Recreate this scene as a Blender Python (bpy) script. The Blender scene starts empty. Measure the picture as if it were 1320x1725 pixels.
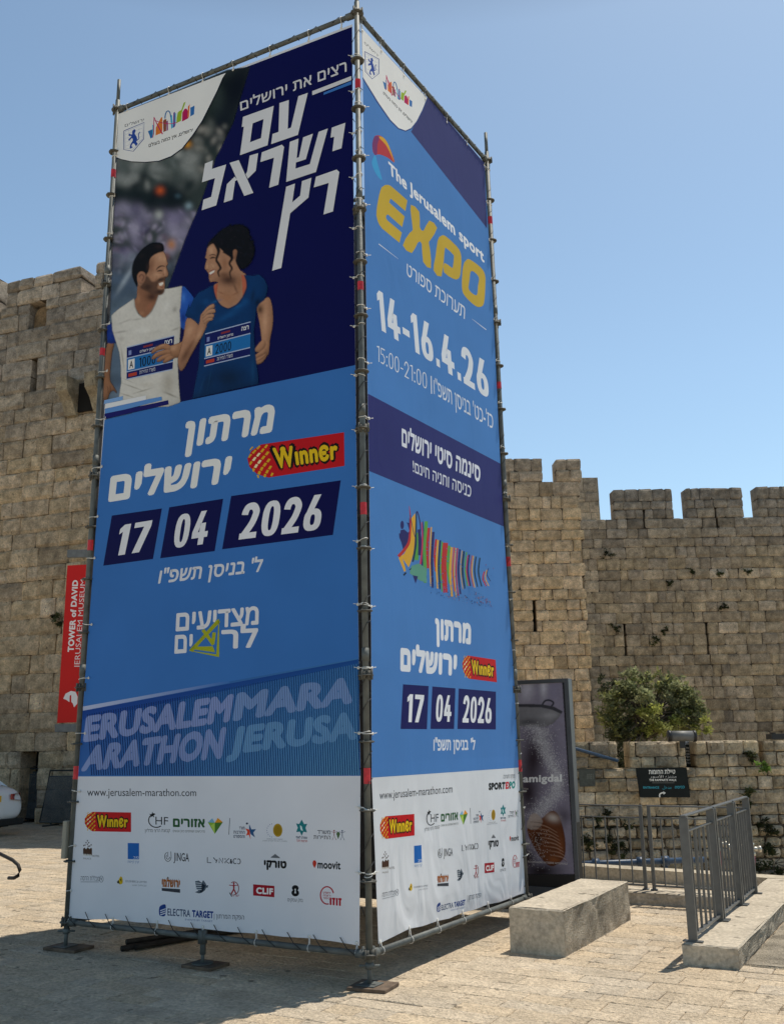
import bpy, bmesh, math, random
import numpy as np
from mathutils import Vector, Matrix
from mathutils.geometry import tessellate_polygon
rng = random.Random(7)
R = math.radians
sc = bpy.context.scene
col = sc.collection
# ---------------------------------------------------------------- camera
FPX, PITCH, ROLL, YAW = 1621.22, .2320, -.0165, -.5176      # photograph is 1320 x 1725
CAM = Vector((3.9025, -6.3951, 1.4776)); G = -.2555          # G: level of the plaza (z=0 is the lowest scaffold tube)
_c, _s = math.cos(YAW), math.sin(YAW)
FW = Vector((_s*math.cos(PITCH), _c*math.cos(PITCH), math.sin(PITCH)))
_r = Vector((_c, -_s, 0)); _u = _r.cross(FW)
RT = _r*math.cos(ROLL) + _u*math.sin(ROLL); UP = _u*math.cos(ROLL) - _r*math.sin(ROLL)
FH = Vector((_s, _c, 0)); RH = Vector((_c, -_s, 0))
cd = bpy.data.cameras.new('camera'); cam = bpy.data.objects.new('camera', cd); col.objects.link(cam)
cam.matrix_world = Matrix((( RT.x, UP.x, -FW.x, CAM.x), (RT.y, UP.y, -FW.y, CAM.y), (RT.z, UP.z, -FW.z, CAM.z), (0,0,0,1)))
cd.sensor_fit = 'VERTICAL'; cd.sensor_height = 24; cd.lens = 24*FPX/1725
cd.clip_start = .1; cd.clip_end = 3000
sc.camera = cam
# ---------------------------------------------------------------- sky and sun
SUN_EL = 69; SUN_DIR = Vector((.36*math.cos(R(SUN_EL)), .933*math.cos(R(SUN_EL)), math.sin(R(SUN_EL)))).normalized()
w = bpy.data.worlds.new('World'); sc.world = w; w.use_nodes = True
nt = w.node_tree; bg = nt.nodes['Background']
sky = nt.nodes.new('ShaderNodeTexSky'); sky.sky_type = 'NISHITA'; sky.sun_disc = False
sky.sun_elevation = R(SUN_EL); sky.sun_rotation = math.atan2(SUN_DIR.x, SUN_DIR.y)
sky.air_density = 1.0; sky.dust_density = 1.7; sky.ozone_density = .7; sky.altitude = 700
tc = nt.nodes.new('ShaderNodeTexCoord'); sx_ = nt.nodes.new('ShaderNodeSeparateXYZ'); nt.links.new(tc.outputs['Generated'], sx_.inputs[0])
ramp = nt.nodes.new('ShaderNodeValToRGB'); nt.links.new(sx_.outputs[2], ramp.inputs[0])      # shaped by hand: low sky raised, zenith dimmed to cut fill in shade
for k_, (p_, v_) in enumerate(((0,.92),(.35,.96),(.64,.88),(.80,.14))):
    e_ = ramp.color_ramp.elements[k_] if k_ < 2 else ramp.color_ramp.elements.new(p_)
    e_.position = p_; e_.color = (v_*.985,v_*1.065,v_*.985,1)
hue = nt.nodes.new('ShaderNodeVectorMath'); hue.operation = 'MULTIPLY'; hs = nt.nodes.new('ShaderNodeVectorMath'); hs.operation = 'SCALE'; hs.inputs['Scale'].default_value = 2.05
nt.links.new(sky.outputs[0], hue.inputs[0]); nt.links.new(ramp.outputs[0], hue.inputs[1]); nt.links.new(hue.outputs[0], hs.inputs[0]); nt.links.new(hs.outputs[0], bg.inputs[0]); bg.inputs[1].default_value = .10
sd = bpy.data.lights.new('sun', 'SUN'); sd.energy = 5.0; sd.angle = R(.5); sd.color = (1, .93, .82)
so = bpy.data.objects.new('sun', sd); col.objects.link(so); so.rotation_euler = (-SUN_DIR).to_track_quat('-Z', 'Y').to_euler()
sc.view_settings.view_transform = 'Standard'; sc.view_settings.look = 'None'; sc.view_settings.gamma = 1
sc.view_settings.exposure = -.2
# ---------------------------------------------------------------- helpers
def ray(x, y): return (FW*FPX + RT*(x-660) - UP*(y-862.5)).normalized()
def onp(x, y, P0, n):
    v = ray(x, y); return CAM + v*((Vector(P0)-CAM).dot(n)/v.dot(n))
def gp(x, y, z=None): return onp(x, y, (0,0,G if z is None else z), Vector((0,0,1)))
def yp(x, y, Y): return onp(x, y, (0,Y,0), Vector((0,1,0)))
def xp(x, y, X): return onp(x, y, (X,0,0), Vector((1,0,0)))
def lin(h):
    h = h.lstrip('#'); v = [int(h[i:i+2],16)/255 for i in (0,2,4)]
    return tuple(((c+.055)/1.055)**2.4 if c > .04045 else c/12.92 for c in v)
def tag(o, label=None, cat=None, group=None, kind=None):
    for k, v in (('label',label),('category',cat),('group',group),('kind',kind)):
        if v: o[k] = v
    return o
def empty(name, loc, label=None, cat=None, group=None):
    o = bpy.data.objects.new(name, None); col.objects.link(o); o.location = loc; o.empty_display_size = .2
    return tag(o, label, cat, group)
def base_loc(p):
    v = Vector((0,0,0))
    while p is not None: v += p.location; p = p.parent
    return v
class MB:
    """collects shapes in world coordinates, then becomes ONE mesh object"""
    def __init__(s): s.v = []; s.f = []; s.c = []; s.mi = []; s.cur = (1,1,1); s.m = 0
    def add(s, vs, fs, c=None):
        n = len(s.v); s.v += [tuple(p) for p in vs]; s.c += [c or s.cur]*len(vs)
        s.f += [tuple(n+i for i in f) for f in fs]; s.mi += [s.m]*len(fs)
    def box(s, a, b, c=None):
        (x0,y0,z0),(x1,y1,z1) = a, b
        s.add([(x0,y0,z0),(x1,y0,z0),(x1,y1,z0),(x0,y1,z0),(x0,y0,z1),(x1,y0,z1),(x1,y1,z1),(x0,y1,z1)],
              [(0,3,2,1),(4,5,6,7),(0,1,5,4),(1,2,6,5),(2,3,7,6),(3,0,4,7)], c)
    def obox(s, O, U, V, W, c=None):
        O, U, V, W = map(Vector, (O,U,V,W))
        s.add([O,O+U,O+U+V,O+V,O+W,O+U+W,O+U+V+W,O+V+W], [(0,3,2,1),(4,5,6,7),(0,1,5,4),(1,2,6,5),(2,3,7,6),(3,0,4,7)], c)
    def tube(s, pts, r, seg=10, c=None, cap=True):
        pts = [Vector(p) for p in pts]; n = len(pts); rings = []
        rr = r if isinstance(r, (list,tuple)) else [r]*n
        for i, p in enumerate(pts):
            t = (pts[min(i+1,n-1)]-pts[max(i-1,0)]).normalized()
            a = Vector((0,0,1)) if abs(t.z) < .9 else Vector((1,0,0))
            u = t.cross(a).normalized(); v = t.cross(u)
            rings.append([p + (u*math.cos(2*math.pi*k/seg) + v*math.sin(2*math.pi*k/seg))*rr[i] for k in range(seg)])
        fs = []
        for i in range(n-1):
            for k in range(seg):
                k2 = (k+1) % seg; fs.append((i*seg+k, i*seg+k2, (i+1)*seg+k2, (i+1)*seg+k))
        if cap: fs += [tuple(range(seg))[::-1], tuple((n-1)*seg+k for k in range(seg))]
        s.add([p for q in rings for p in q], fs, c)
    def lathe(s, C, prof, seg=16, axis=(0,0,1), c=None):
        ax = Vector(axis).normalized(); a = Vector((1,0,0)) if abs(ax.x) < .9 else Vector((0,1,0))
        u = ax.cross(a).normalized(); v = ax.cross(u); C = Vector(C)
        vs = [C + ax*h + (u*math.cos(2*math.pi*k/seg)+v*math.sin(2*math.pi*k/seg))*r for r, h in prof for k in range(seg)]
        fs = []
        for i in range(len(prof)-1):
            for k in range(seg):
                k2 = (k+1) % seg; fs.append((i*seg+k, i*seg+k2, (i+1)*seg+k2, (i+1)*seg+k))
        fs += [tuple(range(seg))[::-1], tuple((len(prof)-1)*seg+k for k in range(seg))]
        s.add(vs, fs, c)
    def prism(s, pts, d, c=None):
        """polygon of 3-D points pushed along d"""
        d = Vector(d); n = len(pts); a = [Vector(p) for p in pts]
        tri = tessellate_polygon([a])
        s.add(a + [p+d for p in a], [tuple(t) for t in tri] + [tuple(n+i for i in reversed(t)) for t in tri] +
              [(i,(i+1)%n,n+(i+1)%n,n+i) for i in range(n)], c)
    def build(s, name, mats, parent=None, smooth=False, bevel=0):
        me = bpy.data.meshes.new(name)
        L = base_loc(parent)
        me.from_pydata([(p[0]-L.x,p[1]-L.y,p[2]-L.z) for p in s.v], [], s.f)
        if not isinstance(mats, (list,tuple)): mats = [mats]
        for m in mats: me.materials.append(m)
        if len(mats) > 1: me.polygons.foreach_set('material_index', s.mi)
        if any(c != (1,1,1) for c in s.c):
            at = me.color_attributes.new('col','FLOAT_COLOR','POINT')
            at.data.foreach_set('color', [x for c in s.c for x in (c if len(c) == 4 else (*c,1.0))])
        if smooth: me.polygons.foreach_set('use_smooth', [True]*len(me.polygons))
        me.update()
        o = bpy.data.objects.new(name, me); col.objects.link(o)
        if parent is not None: o.parent = parent
        if bevel:
            b = o.modifiers.new('bevel','BEVEL'); b.width = bevel; b.segments = 2; b.limit_method = 'ANGLE'
        return o
def children(o): return [c for c in col.objects if c.parent == o]
def copy_tree(o, parent=None, dz=None):
    c = o.copy(); col.objects.link(c); c.parent = parent
    for ch in children(o): copy_tree(ch, c)
    return c
# ---------------------------------------------------------------- materials
def mat(name, base=(.5,.5,.5), rough=.6, metal=0, var=0, scale=6, bump=0, bscale=40, attr=False, spec=.5):
    m = bpy.data.materials.new(name); m.use_nodes = True; t = m.node_tree; b = t.nodes['Principled BSDF']
    N = t.nodes.new; K = t.links.new
    b.inputs['Roughness'].default_value = rough; b.inputs['Metallic'].default_value = metal
    b.inputs['Specular IOR Level'].default_value = spec
    geo = N('ShaderNodeNewGeometry')
    if attr:
        a = N('ShaderNodeAttribute'); a.attribute_name = 'col'; src = a.outputs['Color']
    else:
        rgb = N('ShaderNodeRGB'); rgb.outputs[0].default_value = (*base,1); src = rgb.outputs[0]
    if var:
        nz = N('ShaderNodeTexNoise'); nz.inputs['Scale'].default_value = scale; nz.inputs['Detail'].default_value = 6
        K(geo.outputs['Position'], nz.inputs['Vector'])
        mr = N('ShaderNodeMapRange'); mr.inputs[1].default_value = .3; mr.inputs[2].default_value = .7
        mr.inputs[3].default_value = 1-var; mr.inputs[4].default_value = 1+var
        K(nz.outputs[0], mr.inputs[0])
        mx = N('ShaderNodeVectorMath'); mx.operation = 'SCALE'; K(src, mx.inputs[0]); K(mr.outputs[0], mx.inputs['Scale'])
        src = mx.outputs[0]
    K(src, b.inputs['Base Color'])
    if bump:
        n2 = N('ShaderNodeTexNoise'); n2.inputs['Scale'].default_value = bscale; n2.inputs['Detail'].default_value = 5
        K(geo.outputs['Position'], n2.inputs['Vector'])
        bp = N('ShaderNodeBump'); bp.inputs['Strength'].default_value = 1; bp.inputs['Distance'].default_value = bump
        K(n2.outputs[0], bp.inputs['Height']); K(bp.outputs[0], b.inputs['Normal'])
    return m
def stone_mat(name, bump=.03, stain=.55, pit=3.0, stain_col=(.13,.105,.075), fine=26, stain_scale=.55, streak=1.0, mott=(.62,1.45)):
    """weathered limestone: block tint from the mesh, mottling, dark lichen patches, pits"""
    m = bpy.data.materials.new(name); m.use_nodes = True; t = m.node_tree; b = t.nodes['Principled BSDF']
    N = t.nodes.new; K = t.links.new
    b.inputs['Roughness'].default_value = .95; b.inputs['Specular IOR Level'].default_value = .15
    geo = N('ShaderNodeNewGeometry'); pos = geo.outputs['Position']
    mp = N('ShaderNodeMapping'); mp.inputs['Scale'].default_value = (1,1,streak); K(pos, mp.inputs[0])
    def noise(s, d=6, r=.6, src=pos):
        n = N('ShaderNodeTexNoise'); n.inputs['Scale'].default_value = s; n.inputs['Detail'].default_value = d
        n.inputs['Roughness'].default_value = r; K(src, n.inputs['Vector']); return n.outputs[0]
    def rng_(v, a, b_, c, d):
        r = N('ShaderNodeMapRange'); r.inputs[1].default_value = a; r.inputs[2].default_value = b_
        r.inputs[3].default_value = c; r.inputs[4].default_value = d; K(v, r.inputs[0]); return r.outputs[0]
    a = N('ShaderNodeAttribute'); a.attribute_name = 'col'
    f = N('ShaderNodeMath'); f.operation = 'MULTIPLY'
    K(rng_(noise(4.5), .3, .7, *mott), f.inputs[0]); K(rng_(noise(fine,4), .3, .7, .72, 1.25), f.inputs[1])
    sc_ = N('ShaderNodeVectorMath'); sc_.operation = 'SCALE'; K(a.outputs['Color'], sc_.inputs[0]); K(f.outputs[0], sc_.inputs['Scale'])
    st = N('ShaderNodeMath'); st.operation = 'MULTIPLY'
    K(rng_(noise(stain_scale,8,.72,mp.outputs[0]), .5, .68, 0, stain), st.inputs[0]); K(rng_(noise(7,5,.7), .35, .6, .25, 1), st.inputs[1])
    mx = N('ShaderNodeMix'); mx.data_type = 'RGBA'; K(st.outputs[0], mx.inputs[0]); K(sc_.outputs[0], mx.inputs[6])
    mx.inputs[7].default_value = (*stain_col,1)
    # small black pits
    vo = N('ShaderNodeTexNoise'); vo.inputs['Scale'].default_value = pit*4; vo.inputs['Detail'].default_value = 3; K(pos, vo.inputs['Vector'])
    m2 = N('ShaderNodeMix'); m2.data_type = 'RGBA'; K(rng_(vo.outputs[0], .66, .72, 0, .6), m2.inputs[0]); K(mx.outputs[2], m2.inputs[6])
    m2.inputs[7].default_value = (.03,.026,.02,1)
    K(m2.outputs[2], b.inputs['Base Color'])
    ad = N('ShaderNodeMath'); ad.operation = 'ADD'; K(noise(9,8,.65), ad.inputs[0]); K(noise(fine*1.3,3), ad.inputs[1])
    bp = N('ShaderNodeBump'); bp.inputs['Distance'].default_value = bump; bp.inputs['Strength'].default_value = 1
    K(ad.outputs[0], bp.inputs['Height']); K(bp.outputs[0], b.inputs['Normal'])
    return m
M_WALL = stone_mat('weathered limestone', bump=.06, stain=.5, stain_scale=.9)
M_WALL_DARK = stone_mat('weathered lichen limestone', bump=.07, stain=.6, stain_scale=.8)
M_RUBBLE = stone_mat('rubble stone', bump=.05, stain=.7, stain_scale=1.2)
M_PAVE = stone_mat('paving limestone', mott=(.84,1.16), bump=.034, stain=.12, pit=2.2, stain_col=(.17,.13,.09), fine=34, stain_scale=1.1)
M_PAVEBASE = mat('paving joint sand', (.47,.37,.25), .95, var=.3, scale=9, bump=.02, bscale=60)
M_EARTH = mat('dusty earth', (.42,.35,.25), .95, var=.35, scale=2, bump=.03, bscale=20)
M_SMOOTH = stone_mat('sawn limestone', mott=(.84,1.14), bump=.006, stain=.3, pit=1.6, stain_col=(.12,.10,.08), fine=30, stain_scale=1.3, streak=.35)
M_ROUGH = stone_mat('bush hammered limestone', bump=.05, stain=.35, pit=14, stain_col=(.06,.05,.04), fine=55, stain_scale=1.6, streak=.25)
M_STEEL = mat('galvanised scaffold tube', (.112,.122,.116), .62, .15, var=.3, scale=9, bump=.002, bscale=60)
M_STEELD = mat('dark scaffold coupler', (.085,.083,.072), .65, .15, var=.35, scale=15, bump=.002, bscale=80)
M_RED = mat('red tape', (.55,.02,.03), .5, var=.25, scale=30)
M_TIEW = mat('white cable tie', (.75,.74,.70), .4)
M_CORD = mat('black cord', (.012,.012,.014), .6)
M_WOOD = mat('weathered plank', (.13,.09,.06), .85, var=.4, scale=12, bump=.006, bscale=50)
M_DARKPIPE = mat('rusty dark pipe', (.03,.026,.024), .6, .3, var=.4, scale=20)
M_RAIL = mat('grey painted railing', (.12,.122,.12), .38, .25, var=.15, scale=14, bump=.001, bscale=90)
M_BLUEPIPE = mat('blue painted pipe', (.028,.06,.115), .45, var=.25, scale=10, bump=.003)
M_REDPIPE = mat('red painted standpipe', (.42,.015,.02), .4, var=.2, scale=10)
M_BRASS = mat('pale metal valve', (.55,.52,.45), .35, .6, var=.3, scale=30)
M_BLACK = mat('opening shade black', (.006,.005,.004), 1)  # near-black colour standing in for the shade inside openings
M_FRAME = mat('grey sign frame', (.12,.13,.145), .4, .4, var=.1)
M_FRAMEB = mat('black sign edge', (.012,.012,.014), .45)
M_SIGN = mat('dark sign panel', (.008,.011,.011), .5, var=.2, scale=8, spec=.2)
M_PLAQUE = mat('green grey plaque', (.055,.06,.05), .5, var=.3, scale=20)
M_GREYARM = mat('grey bracket', (.16,.16,.155), .6, .2, var=.2, scale=10)
M_CARP = mat('white car paint', (.78,.79,.80), .18, 0, spec=.6)
M_GLASS = mat('tinted glass', (.015,.018,.02), .06, 0, spec=.8)
M_TYRE = mat('tyre rubber', (.015,.015,.015), .85)
M_ALLOY = mat('alloy', (.45,.45,.46), .3, .8)
M_TAIL = mat('tail lamp red', (.32,.01,.012), .15)
M_PLATE = mat('yellow plate', (.72,.45,.03), .4)
M_INK = mat('black ink', (.012,.012,.012), .5)
M_BARR = mat('barrier steel', (.07,.075,.075), .5, .4, var=.2, scale=12)
M_LETTER = mat('white lettering', (.75,.75,.72), .5)
M_CYAN = mat('cyan lettering', (.06,.33,.45), .5)
M_TRUNK = mat('grey olive bark', (.11,.09,.07), .9, var=.4, scale=14, bump=.02, bscale=30)
M_LEAF = mat('leaf', rough=.65, attr=True, var=.25, scale=4, spec=.25)
_t = M_LEAF.node_tree; _b = _t.nodes['Principled BSDF']; _tr = _t.nodes.new('ShaderNodeBsdfTranslucent'); _ms = _t.nodes.new('ShaderNodeMixShader'); _ms.inputs[0].default_value = .5
_t.links.new(_b.inputs['Base Color'].links[0].from_socket, _tr.inputs[0]); _t.links.new(_b.outputs[0], _ms.inputs[1]); _t.links.new(_tr.outputs[0], _ms.inputs[2]); _t.links.new(_ms.outputs[0], _t.nodes['Material Output'].inputs[0])
# ---------------------------------------------------------------- ground
def structure(o): o['kind'] = 'structure'; return o
LOW = G-1.0
g = MB(); g.add([(-400,-400,LOW),(400,-400,LOW),(400,400,LOW),(-400,400,LOW)], [(0,1,2,3)])
structure(g.build('ground', M_EARTH))
PZ = [(-60,-40),(30,-40),(30,5.95),(-6.0,5.95),(-6.0,30),(-60,30)]
b = MB(); b.prism([(x,y,LOW+.004) for x,y in PZ], (0,0,1.0-.014))
structure(b.build('plaza_bed', M_PAVEBASE))
pv = MB(); y = -5.2; row = 0
while y < 11.0:
    d = rng.choice([.17,.20,.22,.25])
    xa, xb = (-17, 7.5) if y < 5.94 else (-17, -6.1)
    if y+d > 5.8 and y < 5.94: d = 5.95-y
    x = xa + rng.uniform(0,.4)
    while x < xb:
        wd = min(rng.uniform(.22,.6), xb-x)
        if wd > .1:
            z = G + rng.uniform(-.002,.002); tl = [rng.uniform(-.003,.003) for _ in range(4)]
            k = rng.uniform(.93,1.07); wm = rng.uniform(-.015,.015)
            c = ((.61+wm)*k, .50*k, (.365-wm)*k)
            gp_ = .002; j = [rng.uniform(-.006,.006) for _ in range(4)]
            P = [(x+gp_, y+gp_+j[0]), (x+wd-gp_, y+gp_+j[1]), (x+wd-gp_, y+d-gp_+j[2]), (x+gp_, y+d-gp_+j[3])]
            e = .006
            Q = [(P[0][0]+e,P[0][1]+e),(P[1][0]-e,P[1][1]+e),(P[2][0]-e,P[2][1]-e),(P[3][0]+e,P[3][1]-e)]
            vs = [(p[0],p[1],G-.035) for p in P] + [(p[0],p[1],z-.005) for p in P] + [(q[0],q[1],z+t) for q, t in zip(Q,tl)]
            pv.add(vs, [(0,1,5,4),(1,2,6,5),(2,3,7,6),(3,0,4,7),(4,5,9,8),(5,6,10,9),(6,7,11,10),(7,4,8,11),(8,9,10,11)], c)
        x += wd
    y += d; row += 1
structure(pv.build('plaza_paving', M_PAVE))
# ---------------------------------------------------------------- masonry
def block(mb, O, U, N_, u0, u1, z0, z1, depth, bulge, c, r, gap=.006, rag=0):
    """one dressed stone: rough pillowed front, plain sides"""
    O, U, N_ = Vector(O), Vector(U), Vector(N_); Z = Vector((0,0,1))
    us = [u0+gap, u0+gap+(u1-u0)*r.uniform(.12,.2), u1-gap-(u1-u0)*r.uniform(.12,.2), u1-gap]
    zs = [z0+gap, z0+gap+(z1-z0)*r.uniform(.15,.25), z1-gap-(z1-z0)*r.uniform(.15,.25), z1-gap]
    vs = []; off = r.uniform(-.3,.6)*bulge
    for j, z in enumerate(zs):
        for i, u in enumerate(us):
            inner = (0 < i < 3) and (0 < j < 3)
            d = off + (r.uniform(.25,1.0)*bulge if inner else -r.uniform(0,.35)*bulge)
            ju = 0 if inner else r.uniform(-.3,.3)*gap; jz = r.uniform(-.9,.9)*gap
            if rag:
                corner = i in (0,3) and j in (0,3); q_ = .20 if corner else .05
                cu, cz_ = (u0+u1)/2, (z0+z1)/2; ju = (cu-u)*r.uniform(-.12,q_*1.6)*rag; jz = (cz_-z)*r.uniform(-.12,q_*1.8)*rag
            vs.append(O + U*(u+ju) + Z*(z+jz) + N_*d)
    fs = [(j*4+i, j*4+i+1, j*4+i+5, j*4+i+4) for j in range(3) for i in range(3)]
    n = 16
    back = [O + U*u + Z*z - N_*depth for u, z in ((us[0],zs[0]),(us[3],zs[0]),(us[3],zs[3]),(us[0],zs[3]))]
    vs += back
    fs += [(3,2,1,0,n,n+1)[::1], (0,4,8,12,n+3,n), (15,11,7,3,n+1,n+2), (12,13,14,15,n+2,n+3), (n+3,n+2,n+1,n)]
    mb.add(vs, fs, c)
def masonry(mb, O, U, N_, ua, ub, z0, z1, ch, wr, seed, tint, depth=.5, bulge=.03, holes=(), core=True, jag=0, gap=.006, rag=0):
    r = random.Random(seed); z = z0
    O, U, N_ = Vector(O), Vector(U), Vector(N_)
    while z < z1-.04:
        h = ch*r.uniform(.86,1.14)
        if z1-z-h < ch*.5: h = z1-z
        ivs = [(ua, ub + (r.uniform(-jag,jag) if jag else 0))]
        for (h0,h1,k0,k1) in holes:
            if k0 < z+h*.5 < k1:
                nv = []
                for a, b_ in ivs:
                    if h1 <= a or h0 >= b_: nv.append((a,b_))
                    else:
                        if h0-a > .03: nv.append((a,h0))
                        if b_-h1 > .03: nv.append((h1,b_))
                ivs = nv
        for a, b_ in ivs:
            if core: mb.obox(O+U*(a+.02)+Vector((0,0,z+(.02 if z == z0 else 0)))-N_*(depth-.012), U*(b_-a-.04), N_*(depth-.045), Vector((0,0,h-(.02 if z+h >= z1-.03 else 0))), (.13,.105,.08))
            u = a + 0.0; first = True
            while u < b_-.01:
                wd = r.uniform(*wr)*(r.uniform(.4,1) if first else 1); first = False
                if b_-u-wd < wr[0]*.55: wd = b_-u
                block(mb, O, U, N_, u, u+wd, z, z+h, depth, bulge, tint(r, u+wd/2, z+h/2), r, gap, rag)
                u += wd
        z += h
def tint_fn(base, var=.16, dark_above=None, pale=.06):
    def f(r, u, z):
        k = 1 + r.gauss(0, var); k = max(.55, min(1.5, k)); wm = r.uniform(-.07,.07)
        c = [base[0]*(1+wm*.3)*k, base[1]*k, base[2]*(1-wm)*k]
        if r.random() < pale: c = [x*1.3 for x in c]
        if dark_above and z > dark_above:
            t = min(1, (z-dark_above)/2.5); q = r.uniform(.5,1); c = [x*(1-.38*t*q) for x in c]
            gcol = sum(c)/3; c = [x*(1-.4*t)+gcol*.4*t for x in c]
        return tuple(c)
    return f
Z3 = Vector((0,0,1))
# ---- citadel wall on the left
a_ = R(9); LU = Vector((math.cos(a_), math.sin(a_), 0)); LN = Vector((math.sin(a_), -math.cos(a_), 0)); LO = Vector((-14.2, 9.5, 0))
def lw(x, y):                                   # pixel -> (u, z) on that wall
    P = onp(x, y, LO, LN); return (P-LO).dot(LU), P.z
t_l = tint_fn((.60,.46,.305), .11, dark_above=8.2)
wallL = empty('citadel_wall', LO+Z3*G, 'tall weathered citadel wall of tan limestone blocks behind the white car', 'wall')
uS, zS0 = lw(55, 660); _, zS1 = lw(55, 625); uD, zD1 = lw(50, 1257); uN, zN0 = lw(62, 548); _, zN1 = lw(62, 512)
uC, zC0 = lw(148, 700); _, zC1 = lw(148, 640)
topz = lw(140,492)[1]
holes = [(uS-.09,uS+.09,zS0-.15,zS1+.35), (uD-.22,uD+.28,G,zD1), (uN-.28,uN+.28,zN0,zN1)]
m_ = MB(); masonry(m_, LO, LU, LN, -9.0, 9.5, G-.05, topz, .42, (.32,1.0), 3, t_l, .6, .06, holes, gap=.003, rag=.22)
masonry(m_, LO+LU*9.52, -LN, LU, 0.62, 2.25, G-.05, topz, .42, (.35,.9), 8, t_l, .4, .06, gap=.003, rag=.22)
m_.obox(LO+LU*-9.0-LN*2.2+Z3*(G-.05), LU*18.1, LN*1.58, Z3*(topz-G))
m_.build('masonry', M_WALL_DARK, wallL)
m_ = MB()
for h in holes: m_.obox(LO+LU*(h[0]-.1)-LN*.62+Z3*(h[2]-.1), LU*(h[1]-h[0]+.2), LN*.1, Z3*(h[3]-h[2]+.2))
m_.build('recess_shade', M_BLACK, wallL)  # black panels paint the shade at the back of the openings
k = 0
mer = [(lw(15,467)[0], lw(139,452)[0], lw(15,467)[1]-.1), (lw(164,440)[0], lw(164,440)[0]+2.3, lw(164,440)[1]), (lw(15,467)[0]-3.1, lw(15,467)[0]-.55, 14.0), (lw(164,440)[0]+3.0, lw(164,440)[0]+5.4, 13.4)]
for a, b_, zt in mer:
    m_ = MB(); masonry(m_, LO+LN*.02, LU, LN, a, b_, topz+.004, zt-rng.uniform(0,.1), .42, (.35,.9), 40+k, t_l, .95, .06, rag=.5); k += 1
    m_.build('merlon', M_WALL_DARK, wallL)
m_ = MB()          # corbel stump of a fallen machicolation
for s_ in (-.42,.42):
    prof = [(0,0),(.12,.02),(.3,.35),(.5,.55),(.55,.9),(0,.95)]
    m_.prism([LO+LU*(uC+s_-.16)+LN*d+Z3*(zC0+q) for d, q in prof], LU*.32, (.40,.33,.23))
m_.build('corbel', M_WALL, wallL)
m_ = MB(); m_.obox(LO+LU*(uC-.25)+LN*.02+Z3*(zC0+.1), LU*.5, LN*.06, Z3*.75); m_.build('recess_shade', M_BLACK, wallL)  # raised black box, painted shade for the slot between the corbels
m_ = MB(); m_.prism([LO+LU*(uN+.26*math.cos(t))+LN*.0-LN*.2+Z3*(zN0+.05+ (.3+.26*math.sin(t) if math.sin(t) > -.01 else 0)) for t in [math.pi*i/8 for i in range(9)]] + [LO+LU*(uN-.26)-LN*.2+Z3*zN0, LO+LU*(uN+.26)-LN*.2+Z3*zN0], -LN*.1, (.30,.20,.11))
m_.build('blocked_niche', M_WALL, wallL)
# ---- square wall tower on the right, behind the banner tower
def dpl(x, y, d):                               # pixel -> (lateral, z) on a plane facing the camera at distance d
    P = onp(x, y, CAM+FH*d, FH); return (P-CAM).dot(RH), P.z
D1, D2, D3 = 31.0, 34.0, 19.0
WN = -FH
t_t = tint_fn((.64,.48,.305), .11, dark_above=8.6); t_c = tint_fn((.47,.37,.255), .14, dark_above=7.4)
O1 = CAM+FH*D1; O1.z = 0
wallT = empty('wall_tower', O1+RH*4+Z3*LOW, 'square stone wall tower with two merlons just right of the banner tower', 'tower')
tz = dpl(880,812,D1)[1]; e0 = dpl(985,985,D1)[0]
uA, zA0 = dpl(902,1068,D1); _, zA1 = dpl(902,1008,D1)
hl = [(uA-.05,uA+.05,zA0,zA1)]
m_ = MB(); masonry(m_, O1, RH, WN, -4.0, e0, LOW-.1, tz, .375, (.3,.85), 11, t_t, .6, .05, hl, jag=.09, rag=.35)
m_.obox(O1+RH*-4.0-WN*4.5+Z3*(LOW-.1), RH*(e0+3.9), WN*3.92, Z3*(tz-LOW))
m_.build('masonry', M_WALL, wallT)
m_ = MB(); m_.obox(O1+RH*(uA-.1)-WN*.56+Z3*(zA0-.1), RH*.2, WN*.1, Z3*(zA1-zA0+.2)); m_.build('arrow_slit_shade', M_BLACK, wallT)  # black panel behind the slit, its shade put into the colour
for k, (xa, xb) in enumerate(((790,912),(934,977))):
    a, zt = dpl(xa,774,D1); b_, _ = dpl(xb,773,D1); m_ = MB()
    masonry(m_, O1+WN*.015, RH, WN, a, b_, tz+.004, zt, .375, (.3,.7), 60+k, t_t, .7, .05, rag=.5); m_.build('merlon', M_WALL_DARK, wallT)
m_ = MB(); a, zt = dpl(977,802,D1+3); b_, _ = dpl(1008,802,D1+3)
masonry(m_, O1+FH*3.2, RH, WN, a-.2, b_, LOW, zt, .40, (.4,.7), 71, t_t, .7, .03); m_.build('merlon', M_WALL_DARK, wallT)
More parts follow.
